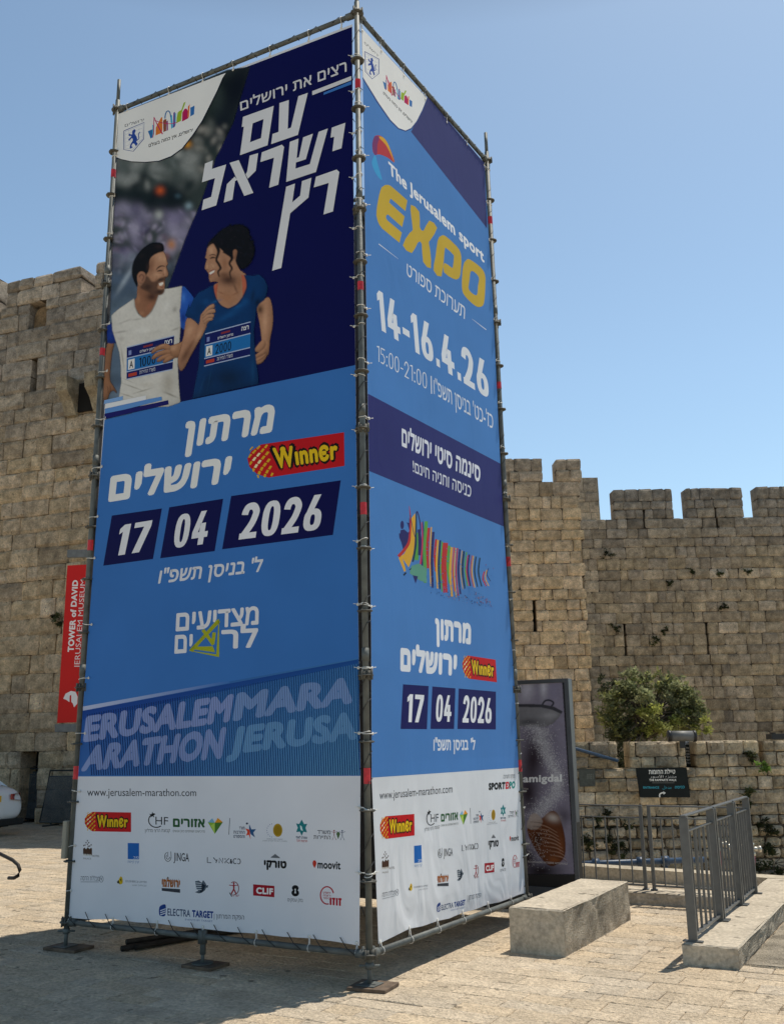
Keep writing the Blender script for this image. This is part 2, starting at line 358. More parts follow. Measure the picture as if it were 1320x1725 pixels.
# ---- curtain wall with merlons on the far right
O2 = CAM+FH*D2; O2.z = 0
wallC = empty('city_wall', O2+RH*10+Z3*LOW, 'long weathered city wall with a row of merlons behind the bush', 'wall')
cz = dpl(1140,873,D2)[1]
def slit(x, y0, y1, hw=.04):
    u, za = dpl(x, y1, D2); return (u-hw, u+hw, za, dpl(x, y0, D2)[1])
hl = [slit(1054,1042,1098,.035), slit(1193,1044,1100,.035), slit(1085,875,889,.035), slit(1208,875,889,.035)]
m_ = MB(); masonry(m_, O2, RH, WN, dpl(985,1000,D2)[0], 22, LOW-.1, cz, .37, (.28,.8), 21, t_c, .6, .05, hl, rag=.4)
m_.obox(O2+RH*5-WN*3+Z3*(LOW-.1), RH*17, WN*2.42, Z3*(cz-LOW))
m_.build('masonry', M_WALL_DARK, wallC)
for q in hl:
    m_ = MB(); m_.obox(O2+RH*(q[0]-.1)-WN*.56+Z3*(q[2]-.1), RH*(q[1]-q[0]+.2), WN*.1, Z3*(q[3]-q[2]+.2)); m_.build('arrow_slit_shade', M_BLACK, wallC)  # black panels paint the shade inside the slits
zt = dpl(1140,823,D2)[1]
for k, (xa, xb) in enumerate(((1031,1130),(1153,1248),(1272,1382),(1404,1500))):
    a = dpl(xa,824,D2)[0]; b_ = dpl(xb,824,D2)[0]; m_ = MB(); um = (a+b_)/2
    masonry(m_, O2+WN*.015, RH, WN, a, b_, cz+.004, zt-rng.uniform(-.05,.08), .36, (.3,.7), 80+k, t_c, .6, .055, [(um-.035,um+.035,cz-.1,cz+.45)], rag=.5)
    m_.build('merlon', M_WALL_DARK, wallC)
# ---- low crenellated rubble wall in front of it
O3 = CAM+FH*D3; O3.z = 0
wallR = empty('rubble_wall', O3+RH*5.5+Z3*LOW, 'low crenellated wall of mixed rubble behind the railings', 'wall')
t_r = tint_fn((.52,.425,.295), .2, pale=.14)
zc = dpl(1150,1293,D3)[1]; zr = dpl(1150,1375,D3)[1]; zT = dpl(1150,1248,D3)[1]
m_ = MB(); masonry(m_, O3, RH, WN, .5, 13, LOW-.1, zr, .19, (.14,.42), 31, t_r, .5, .07, gap=.014, rag=1)
m_.build('rubble_base', M_RUBBLE, wallR)
m_ = MB(); masonry(m_, O3, RH, WN, .5, 13, zr, zc, .235, (.22,.5), 32, t_r, .5, .045, rag=.4)
m_.build('masonry', M_RUBBLE, wallR)
for k, (xa, xb) in enumerate(((880,1038),(1058,1152),(1168,1276),(1283,1390),(1405,1500))):
    a = dpl(xa,1250,D3)[0]; b_ = dpl(xb,1250,D3)[0]; m_ = MB()
    masonry(m_, O3+WN*.01, RH, WN, a, b_, zc+.003, zT+rng.uniform(-.03,.02), .235, (.22,.45), 90+k, t_r, .5, .045, rag=.5); m_.build('merlon', M_RUBBLE, wallR)
m_ = MB(); P = [O3+RH*dpl(*q,D3)[0]+WN*.14+Z3*dpl(*q,D3)[1] for q in ((880,1236),(1036,1281))]
m_.tube(P, .032, 10); m_.tube([P[1], P[1]-WN*.3], .03, 10); m_.tube([P[0], P[0]-WN*.3], .03, 10); m_.build('blue_handrail', M_BLUEPIPE, wallR, True)
# ---------------------------------------------------------------- stone blocks, kerbs, parapet
def slab(name, label, cat, a, b, m_top, m_front, m_side, bev=.012, joints=()):
    """stone block: sawn top and front, hammered long side; slightly uneven edges"""
    m = MB(); (x0,y0,z0),(x1,y1,z1) = a, b; r = random.Random(name+label)
    ny = max(2, int((y1-y0)/.10)); nx = max(2, int((x1-x0)/.10)); jt = lambda: r.uniform(-.005,.005)-(r.uniform(0,.016) if r.random() < .08 else 0)
    tx = (.47,.405,.31) if m_side is not M_ROUGH or m_top is M_ROUGH else (.50,.435,.34)
    def grid(fn, nu, nv, mi):
        m.m = mi; n = len(m.v)
        for j in range(nv+1):
            for i in range(nu+1): m.v.append(tuple(fn(i/nu, j/nv))); m.c.append(tx)
        for j in range(nv):
            for i in range(nu): m.f.append((n+j*(nu+1)+i, n+j*(nu+1)+i+1, n+(j+1)*(nu+1)+i+1, n+(j+1)*(nu+1)+i)); m.mi.append(mi)
    ex = [jt()*1.6 for _ in range(max(nx,ny)+1)]; e = bev
    grid(lambda u, v: (x0+e+(x1-x0-2*e)*u, y0+e+(y1-y0-2*e)*v, z1+jt()*.5), nx, ny, 0)
    grid(lambda u, v: (x0+(x1-x0)*u, y0+jt(), z0+(z1-e-z0)*v), nx, 4, 1)
    grid(lambda u, v: (x1-(x1-x0)*u, y1, z0+(z1-e-z0)*v), nx, 4, 1)
    grid(lambda u, v: (x1+jt(), y0+(y1-y0)*u, z0+(z1-e-z0)*v), ny, 4, 2)
    grid(lambda u, v: (x0+jt(), y1-(y1-y0)*u, z0+(z1-e-z0)*v), ny, 4, 2)
    for (p, q, d1, d2) in (((x0,y0),(x1,y0),(0,e),0),((x1,y0),(x1,y1),(-e,0),0),((x1,y1),(x0,y1),(0,-e),0),((x0,y1),(x0,y0),(e,0),0)):
        nn = 8
        vs = []; 
        for i in range(nn+1):
            t = i/nn; X = p[0]+(q[0]-p[0])*t; Y = p[1]+(q[1]-p[1])*t
            X2 = min(max(X+d1[0], x0+e), x1-e); Y2 = min(max(Y+d1[1], y0+e), y1-e)
            vs += [(X,Y,z1-e+jt()), (X2,Y2,z1+jt()*.4)]
        m.m = 1; m.add(vs, [(2*i,2*i+2,2*i+3,2*i+1) for i in range(nn)], tx)
    o = m.build(name, [m_top, m_front, m_side]); tag(o, label, cat); return o
slab('stone_bench', 'long pale stone block bench beside the banner tower, front end in shade', 'stone block', (.44,1.55,G-.02), (.92,3.35,G+.355), M_SMOOTH, M_SMOOTH, M_ROUGH)
slab('stone_kerb', 'low stone kerb carrying the nearer grey railing at the right edge', 'kerb', (1.82,1.70,G-.02), (2.24,5.6,G+.155), M_SMOOTH, M_SMOOTH, M_ROUGH)
slab('stone_kerb', 'low stone kerb under the farther railing behind the stone bench', 'kerb', (-.3,4.26,G-.02), (1.81,4.62,G+.125), M_SMOOTH, M_SMOOTH, M_ROUGH)
m = MB(); tx = (.46,.40,.305)
for k in range(14):
    xa, xb = -4.0+k*.9, -4.0+(k+1)*.9-.006; yf = lambda x: 5.87-.075*(x+.39)
    j_ = rng.uniform(-.003,.003); m.prism([(xa,yf(xa)+j_,G-.02),(xb,yf(xb)+j_,G-.02),(xb,yf(xb)+.30,G-.02),(xa,yf(xa)+.30,G-.02)], (0,0,.16+j_), (lambda q: tuple(c*q for c in tx))(rng.uniform(.92,1.08)))
tag(m.build('parapet_coping', M_SMOOTH, None, bevel=.01), 'long low pale stone coping along the edge of the plaza behind the railings', 'coping')
slab('paving_slab', 'speckled grey stone slab in the ground against the right side of the railing kerb', 'slab', (2.243,1.86,G-.02), (4.2,5.4,G+.012), M_ROUGH, M_ROUGH, M_ROUGH)
# ---------------------------------------------------------------- railings
def railing(name, label, P, dirv, panels, z0, z1, post_w, nb, flat):
    """flat-post railing panels along dirv from P"""
    d = Vector(dirv); n = Vector((d.y,-d.x,0))
    root = empty(name, Vector((P[0],P[1],z0)), label, 'railing', 'grey metal railings')
    for a, b_ in panels:
        for t in (a, b_):
            m = MB(); q = Vector((P[0],P[1],0))+d*t
            m.obox(q-d*post_w*.5-n*flat*.5+Z3*z0, d*post_w, n*flat, Z3*(z1-z0-.012)); m.obox(q-d*post_w*.9-n*flat*1.1+Z3*z0, d*post_w*1.8, n*flat*2.2, Z3*.012)
            m.build('post', M_RAIL, root, bevel=.003)
        A = Vector((P[0],P[1],0))+d*a; B = Vector((P[0],P[1],0))+d*b_; L = (b_-a)
        m = MB(); m.obox(A-d*post_w*.5-n*.022+Z3*(z1-.012), d*(L+post_w), n*.044, Z3*.014); m.build('top_rail', M_RAIL, root, bevel=.003)
        m = MB(); m.obox(A-n*.012+Z3*(z1-.135), d*L, n*.024, Z3*.012); m.build('middle_rail', M_RAIL, root, bevel=.002)
        m = MB(); m.obox(A-n*.018+Z3*(z0+.035), d*L, n*.036, Z3*.02); m.build('bottom_rail', M_RAIL, root, bevel=.002)
        for k in range(nb):
            q = A+d*(L*(k+1)/(nb+1)); m = MB(); m.obox(q-d*.006-n*.010+Z3*(z0+.055), d*.012, n*.020, Z3*(z1-.135-z0-.055)); m.build('baluster', M_RAIL, root)
    return root
railing('railing', 'near grey railing of flat posts on the kerb at the right edge', (1.89,1.76), (0,1,0), [(.02,1.0),(1.07,1.88),(1.95,2.66)], G+.155, .845, .028, 5, .07)
railing('railing', 'far grey railing of thin balusters behind the stone bench and poster sign', (-1.6,4.44), (1,0,0), [(1.30,2.38),(2.47,3.44)], G+.125, .735, .035, 7, .03)
# ---------------------------------------------------------------- sunken area: pipes, standpipes
def fp(x, y, d): u, z = dpl(x, y, d); return Vector((CAM.x,CAM.y,0))+FH*d+RH*u+Z3*z
m = MB(); pa, pb = fp(880,1459,15.5), fp(1185,1448,15.5)
pr_ = empty('blue_pipe', fp(1000,1456,15.5)+Z3*-.2, 'horizontal blue pipe with dark couplings below the rubble wall', 'pipe')
m.tube([pa,pb], .045, 10); m.build('pipe_run', M_BLUEPIPE, pr_, True)
for x_ in (1003,1078,1120):
    q = pa+(pb-pa)*((x_-880)/305); m = MB(); t_ = (pb-pa).normalized()
    m.tube([q-t_*.05,q+t_*.05], .075, 10); m.tube([q,q-Z3*.35], .03, 8); m.build('coupling', M_BLUEPIPE, pr_, True)
for lab, x_, y0_, y1_ in (('red standpipe with pale valve head standing right of the near railing',1265,1440,1492),('red standpipe seen through the near railing, left of the other two',1208,1432,1492),('red standpipe seen through the far end of the near railing',1240,1436,1492)):
    A, B = fp(x_,y1_+25,14.5), fp(x_,y0_,14.5)
    root = empty('standpipe', A, lab, 'standpipe', 'red standpipes')
    m = MB(); m.tube([A,B], .052, 12); m.build('pipe', M_REDPIPE, root, True)
    m = MB(); m.lathe(B, [(.06,-.01),(.06,.03),(.035,.05),(.035,.12),(.05,.13),(.05,.16),(.01,.18)], 12)
    for s_ in (-1,1): m.tube([B+Z3*.08, B+Z3*.08+RH*s_*.11-FH*.03], .032, 8); m.lathe(B+Z3*.08+RH*s_*.11-FH*.03, [(.045,-.015),(.045,.02),(.02,.03)], 10, RH*s_)
    m.build('valve_head', M_BRASS, root, True)
# ---------------------------------------------------------------- floodlight, dark beam, plaque
fl = empty('floodlight', fp(1147,1240,D3-.3), 'long grey cylindrical floodlight on top of the rubble wall', 'lamp')
m = MB(); A, B = fp(1127,1240,D3-.25), fp(1168,1240,D3-.25); m.tube([A,B], .10, 14); m.build('housing', M_GREYARM, fl, True)
for q0, q1 in ((A-RH*.03,A+RH*.02),(B-RH*.02,B+RH*.03)): m = MB(); m.tube([q0,q1], .108, 14); m.build('end_cap', M_FRAMEB, fl, True)
m = MB(); q = (A+B)/2; m.obox(q-RH*.05-FH*.02-Z3*.22, RH*.1, FH*.03, Z3*.16); m.build('bracket', M_FRAMEB, fl)
m = MB(); A, B = fp(1299,1241,D3+.1), fp(1330,1240,D3+.1); m.obox(A-Z3*.05, B-A, FH*.3, Z3*.10); m.obox(A+Z3*.05+RH*.05, RH*.03, FH*.2, Z3*.03)
tag(m.build('spotlight', M_FRAMEB), 'flat black spotlight on the last merlon at the right edge', 'lamp')
# ---------------------------------------------------------------- trees and wall plants
def leaf_cloud(mb, C, rad, n, size, cols, r, clumps=40, squash=1.0, hang=0):
    C = Vector(C); cl = []
    for _ in range(clumps):
        while True:
            p = Vector((r.uniform(-1,1), r.uniform(-1,1), r.uniform(-1,1)))
            if .25 < p.length < 1: break
        cl.append((Vector((p.x*rad[0], p.y*rad[1], p.z*rad[2])), r.uniform(.16,.34), r.choice(cols), r.uniform(.7,1.3)))
    for _ in range(n):
        cc, cr, cl_, k = r.choice(cl); R_ = sum(rad)/3*cr
        p = C+cc+Vector((r.gauss(0,1),r.gauss(0,1),r.gauss(0,.8)))*R_*.5
        d = Vector((r.gauss(0,1), r.gauss(0,1), r.gauss(.3,.7))).normalized(); e = d.cross(Vector((r.gauss(0,1),r.gauss(0,1),r.gauss(0,1)))).normalized()
        L = size*r.uniform(.6,1.4); W_ = L*.22; kk = k*r.uniform(.75,1.25)
        mb.add([p, p+d*L*.5+e*W_, p+d*L, p+d*L*.5-e*W_], [(0,1,2,3)], tuple(x*kk for x in cl_))
    return [c for c in cl]
r = random.Random(5)
D4 = 26.0
bc = fp(1096,1182,D4)
tree = empty('olive_tree', fp(1080,1290,D4), 'bushy grey green olive tree growing between the wall tower and the city wall', 'tree')
m = MB(); cl = []
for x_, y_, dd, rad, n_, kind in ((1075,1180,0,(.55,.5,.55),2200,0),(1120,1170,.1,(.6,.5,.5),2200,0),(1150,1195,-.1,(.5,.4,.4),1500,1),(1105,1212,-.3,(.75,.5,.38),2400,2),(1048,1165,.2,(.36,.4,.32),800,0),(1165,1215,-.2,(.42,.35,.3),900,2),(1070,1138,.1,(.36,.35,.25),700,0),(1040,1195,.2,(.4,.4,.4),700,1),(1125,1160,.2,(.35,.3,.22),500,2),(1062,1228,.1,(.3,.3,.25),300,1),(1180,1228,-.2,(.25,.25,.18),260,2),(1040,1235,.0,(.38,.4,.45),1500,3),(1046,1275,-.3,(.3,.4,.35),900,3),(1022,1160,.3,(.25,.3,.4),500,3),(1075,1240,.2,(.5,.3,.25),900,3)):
    cols_ = [[(.28,.30,.155),(.23,.25,.13),(.33,.34,.19),(.18,.20,.10)],[(.15,.165,.085),(.11,.125,.065),(.19,.205,.11)],[(.32,.34,.09),(.26,.29,.08),(.34,.35,.13)],[(.09,.10,.05),(.06,.07,.035)]][kind]  # last set: dark shrubs, the shade under the tree put into leaf colour
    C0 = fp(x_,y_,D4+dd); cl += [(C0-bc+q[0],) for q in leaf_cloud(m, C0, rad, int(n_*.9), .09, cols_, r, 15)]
for _ in range(110):
    a_2 = r.uniform(0,math.pi*2); k_ = r.uniform(.85,1.22); q = bc+RH*(math.cos(a_2)*1.12*k_)+Z3*(math.sin(a_2)*.70*k_-.12-.18*abs(math.cos(a_2))); leaf_cloud(m, q, (.2,.2,.2), 30, .12, [(.26,.28,.14),(.19,.21,.10),(.30,.31,.11)], r, 4)
m.build('crown', M_LEAF, tree)
m = MB(); base = fp(1078,1300,D4)
m.tube([base, base+Z3*.6+RH*.05, base+Z3*1.3+RH*.2, bc-Z3*.2], [.14,.12,.09,.05], 9)
for cc, *_ in cl[::3]: m.tube([base+Z3*(.7+r.random()*.6)+RH*.1, bc+cc*.5-Z3*.15, bc+cc], [.04,.025,.008], 5)
m.build('trunk', M_TRUNK, tree, True)
plants = [(1022,935,D2-.05,.28,'dark tuft of wall plant high on the city wall near the tower corner'),(1035,1058,D2-.05,.22,'small wall plant beside the left arrow slit of the city wall'),
 (1118,1064,D2-.05,.18,'small wall plant between the two arrow slits of the city wall'),(1100,1080,D2-.05,.20,'low dark wall plant just under another between the slits'),
 (1163,962,D2-.05,.15,'left wall plant of the row halfway up the city wall'),(1209,966,D2-.05,.16,'middle wall plant of the row halfway up the city wall'),(1255,963,D2-.05,.17,'right wall plant of the row halfway up the city wall'),
 (1218,1024,D2-.05,.18,'wall plant above the right arrow slit of the city wall'),(1127,982,D2-.05,.13,'tiny wall plant left of the row halfway up the city wall'),
 (1034,1392,D3-.08,.42,'leafy creeper patch on the rubble wall behind the far railing'),(990,1415,D3-.08,.2,'little weed on the rubble wall just right of the poster sign'),
 (1258,1342,D3-.08,.22,'tuft of weeds above the end of the near railing'),(1287,1396,D3-.08,.24,'dark weed tuft on the rubble wall near the right edge'),
 (1308,1455,D3-.3,.45,'green bush at the foot of the rubble wall at the right edge'),(1040,1432,D3-.08,.18,'small weed low on the rubble wall behind the far railing'),
 (1285,1291,D3-.3,.13,'bright green sprig between two merlons of the rubble wall'),(1262,1275,D3-.06,.13,'dry sprig on the stepped merlon of the rubble wall'),
 (100,1042,23.3,.22,'dark weed growing from a joint of the citadel wall beside the red banner')]
for i, (x_, y_, d_, s_, lab) in enumerate(plants):
    q = fp(x_, y_, d_) if i < 17 else onp(x_, y_, LO+LN*.05, LN)
    m = MB(); leaf_cloud(m, q, (s_, s_*.45, s_*.8), int(260*s_/.2), .07, [(.055,.07,.028),(.09,.10,.04),(.04,.045,.022)] if i != 15 else [(.12,.2,.04)], r, 9)
    for _ in range(5): m.tube([q+FH*.1, q+Vector((r.uniform(-s_,s_)*.6, r.uniform(-s_,0)*.3, r.uniform(-.5,.6)*s_))], .006, 4, (.09,.07,.05))
    tag(m.build('wall_plant', M_LEAF), lab, 'plant', 'weeds growing on the old walls')
# ---------------------------------------------------------------- scaffold tower
MT = yp(601,23,0); MBt = yp(622,1608,0); LT = yp(198,186,0); LB = yp(113,1553,0); RT_ = xp(820,272,0); RB = xp(886,1512,0)
BT = LT+RT_-MT; BB = LB+RB-MBt
tower = empty('scaffold_tower', Vector((-1.5,1.4,G)), 'tall square tower of galvanised scaffold tubes carrying the marathon banners', 'scaffold')
def along(a, b_, t): return Vector(a)+(Vector(b_)-Vector(a))*t
posts = {}
ring_me = None
for nm, (T_, B_) in {'mid':(MT,MBt),'left':(LT,LB),'right':(RT_,RB),'back':(BT,BB)}.items():
    d = (T_-B_).normalized(); top = T_+d*(.37 if nm != 'mid' else .16)
    m = MB(); m.tube([B_-d*.06, T_+d*.12], .0245, 14); m.tube([T_+d*.10, top], .019, 12)
    n_ = 8
    for k in range(1,4): q = along(B_,T_,k/4+.02); m.tube([q-d*.05,q+d*.05], .0285, 14)
    po = m.build('post', M_STEEL, tower, True)
    for k in range(17):
        q = along(B_,T_,k/16); 
        if k == 0 or ring_me is None:
            pass
        m = MB(); m.lathe(q, [(.026,-.006),(.060,-.005),(.062,0),(.060,.005),(.026,.006)], 18, d)
        for a in range(4):
            t = a*math.pi/2; v_ = Vector((math.cos(t), math.sin(t), 0))
            if k in (0,4,8,12,16): m.tube([q+v_*.028-Z3*.03, q+v_*.028+Z3*.035], .017, 6); m.tube([q+v_*.055+Z3*-.035, q+v_*.055+Z3*.04], .009, 6)
            else: m.tube([q+v_*.050-Z3*.008, q+v_*.050+Z3*.010], .010, 6)
        m.build('rosette', M_STEELD, po, True)
    for k in ((14.5,1.3),(10.55,1.1),(6.65,1.4),(2.5,1.6)):
        q = along(B_,T_,k[0]/16); m = MB(); m.tube([q-d*.045*k[1]*.8,q+d*.045*k[1]*.8], .0262, 14, cap=False)
        if nm != 'back': m.build('red_tape', M_RED, po, True)
    # adjustable foot
    f = Vector((B_.x,B_.y,G+.03)); m = MB()
    m.tube([f, B_-Z3*.04], .017, 12); m.lathe(along(f,B_,.62), [(.03,-.02),(.032,0),(.03,.02)], 12); m.tube([along(f,B_,.62)-RH*.075,along(f,B_,.62)+RH*.075], .009, 8)
    jk = m.build('screw_jack', M_STEEL, tower, True)
    m = MB(); m.box((f.x-.075,f.y-.075,G+.028),(f.x+.075,f.y+.075,G+.035)); m.build('base_plate', M_STEEL, jk, bevel=.003)
def ledger(a, b_, sag=0, nm='ledger', rad=.0235):
    a, b_ = Vector(a), Vector(b_); d = (b_-a).normalized(); m = MB()
    m.tube([a+d*.05, b_-d*.05], rad, 12)
    for q, s_ in ((a,1),(b_,-1)): m.tube([q+d*s_*.035, q+d*s_*.11], rad*1.35, 10); m.obox(q+d*s_*.045-Z3*.035-Vector((-d.y,d.x,0))*.012, d*s_*.012, Vector((-d.y,d.x,0))*.024, Z3*.085)
    return m.build(nm, M_STEEL, tower, True)
for t in (0,.25,.5,.75,1):
    C4 = [along(B_,T_,t) for T_, B_ in ((MT,MBt),(LT,LB),(BT,BB),(RT_,RB))]
    inn = Vector((-1.5,1.4,0))
    if 0 < t < 1: C4 = [q+(inn-Vector((q.x,q.y,0))).normalized()*.10 for q in C4]     # the middle rings sit behind the banners
    for i in range(4): ledger(C4[i], C4[(i+1)%4])
for a, b_, t0, t1 in (((LT,LB),(BT,BB),0,.25),((BT,BB),(RT_,RB),.25,.5),((LT,LB),(BT,BB),.5,.75),((BT,BB),(RT_,RB),.75,1.0)):
    ledger(along(a[1],a[0],t0)+Vector((0.02,.02,.1)), along(b_[1],b_[0],t1)+Vector((-.02,-.02,-.1)), nm='diagonal_brace', rad=.020)
for pa, pb, px_, lab in ((LB,MBt,342,0),(BB,RB,None,0)):                                  # extra foot half way along
    q = yp(px_,1595,0) if px_ else (pa+pb)/2; q = Vector((q.x, q.y, along(pa,pb,.5).z))
    m = MB(); m.lathe(q, [(.032,-.05),(.036,0),(.032,.05)], 12); m.tube([q-Z3*.13, q+Z3*.03], .024, 12); m.tube([Vector((q.x,q.y,G+.03)), q-Z3*.1], .015, 10)
    m.obox(q+Vector((-.02,-.04,-.05)), (.04,0,0), (0,.02,0), (0,0,.1))
    jk = m.build('screw_jack', M_STEEL, tower, True)
    m = MB(); m.lathe(Vector((q.x,q.y,G+.029)), [(.085,0),(.085,.007)], 20); m.build('base_plate', M_STEEL, jk)
m = MB(); q = along(LB,LT,.085); m.box((q.x-.075,q.y-.05,q.z-.16),(q.x-.027,q.y+.02,q.z+.16)); m.build('junction_box', mat('grey beige box',(.30,.28,.22),.6), tower, bevel=.006)
# boards under the feet
for lab, q, ang, sx, sy in (('wooden board under the front corner foot of the tower',MBt,.12,.17,.13),('dark wooden board under the left corner foot of the tower',LB,.05,.21,.12),('wooden board under the foot halfway along the left banner',Vector((yp(342,1595,0).x,0,0)),-.03,.17,.12),('wooden board under the right corner foot, behind the stone bench',RB,.1,.2,.14),('wooden board under the hidden back corner foot',BB,0,.2,.14)):
    if 'hidden' in lab: continue
    m = MB(); c_, s_ = math.cos(ang), math.sin(ang); A = Vector((q.x,q.y,G+.003)); U_ = Vector((c_,s_,0)); V_ = Vector((-s_,c_,0))
    m.obox(A-U_*sx*.75-V_*sy*.9, U_*sx*1.75, V_*sy*2, Z3*.024); o = m.build('sole_board', M_WOOD, None, bevel=.004)
    tag(o, lab, 'board', 'boards under the scaffold feet')
for i, (x0,y0,x1,y1,lab) in enumerate(((205,1598,300,1583,'dark steel tube lying on the ground under the tower, front of the three'),(213,1587,262,1580,'dark steel tube on the ground under the tower, back one of the three'),(228,1596,330,1578,'dark steel tube on the ground under the tower, between two others'))):
    A, B = gp(x0,y0,G+.03+(.03 if i == 1 else 0)), gp(x1,y1,G+.03+(.03 if i == 1 else 0)); B = A+(B-A).normalized()*1.5
    m = MB(); m.tube([A,B], .024, 12, cap=False); m.tube([A+(B-A).normalized()*.004,B], .020, 12)
    tag(m.build('steel_tube', M_DARKPIPE, None, True), lab, 'tube', 'loose tubes under the tower')
# ---------------------------------------------------------------- left foreground handrail
A = yp(-60,1414,.3); hp = [yp(x_,y_,.3) for x_, y_ in ((-60,1412),(0,1438),(22,1449),(31,1457),(34,1466),(31,1475),(24,1479),(15,1479))]
hr = empty('handrail', Vector((hp[0].x-1.2,.3,G)), 'dark bent handrail end curling down at the left edge', 'handrail')
m = MB(); m.tube([hp[0]+(hp[0]-hp[1])*2]+hp, .017, 10); m.build('rail', M_DARKPIPE, hr, True)
for k in (1.0,1.9): q = hp[0]+(hp[0]-hp[1])*k; m = MB(); m.tube([Vector((q.x,q.y,G)),q], .017, 10); m.build('post', M_DARKPIPE, hr, True)
# ---------------------------------------------------------------- crowd barriers by the citadel wall
def barrier(lab, A, U, tilt, w_, h_):
    U = Vector(U).normalized(); V_ = Vector((-U.y,U.x,0))*tilt+Z3; V_.normalize(); A = Vector(A)
    root = empty('crowd_barrier', A+U*w_*.5, lab, 'barrier', 'dark barriers stacked at the citadel wall')
    m = MB(); c = .06
    fr = [A+V_*.08, A+V_*h_, A+U*w_+V_*h_, A+U*w_+V_*.08]
    m.tube(fr+[fr[0]], .02, 8); m.tube([A+V_*(h_-.13), A+U*w_+V_*(h_-.13)], .014, 8); m.build('frame', M_BARR, root, True)
    m = MB(); n_ = int(w_/.022)
    for k in range(1, n_): q = A+U*(w_*k/n_); m.tube([q+V_*.08, q+V_*(h_-.13)], .0088, 4)
    m.build('mesh_infill', M_BARR, root)
    for t in (.12,.88): m = MB(); q = A+U*w_*t; n2 = Vector((-U.y,U.x,0)); m.obox(q-n2*.25-U*.02+Z3*.0, U*.04, n2*.5, Z3*.03); m.tube([q+V_*.1,Vector((q.x,q.y,A.z))], .016, 6); m.build('foot', M_BARR, root)
U_ = LU
for lab, x_, y_, w_, tl, hh in (('dark crowd barrier standing straight behind the white car',-50,1383,2.0,.0,1.2),('dark crowd barrier leaning in the middle of the row by the wall',40,1385,.95,.14,1.26),('nearest dark mesh barrier leaning by the tower post',66,1391,2.6,.22,1.2)):
    q = gp(x_, y_); barrier(lab, q, LU, tl, w_, hh)
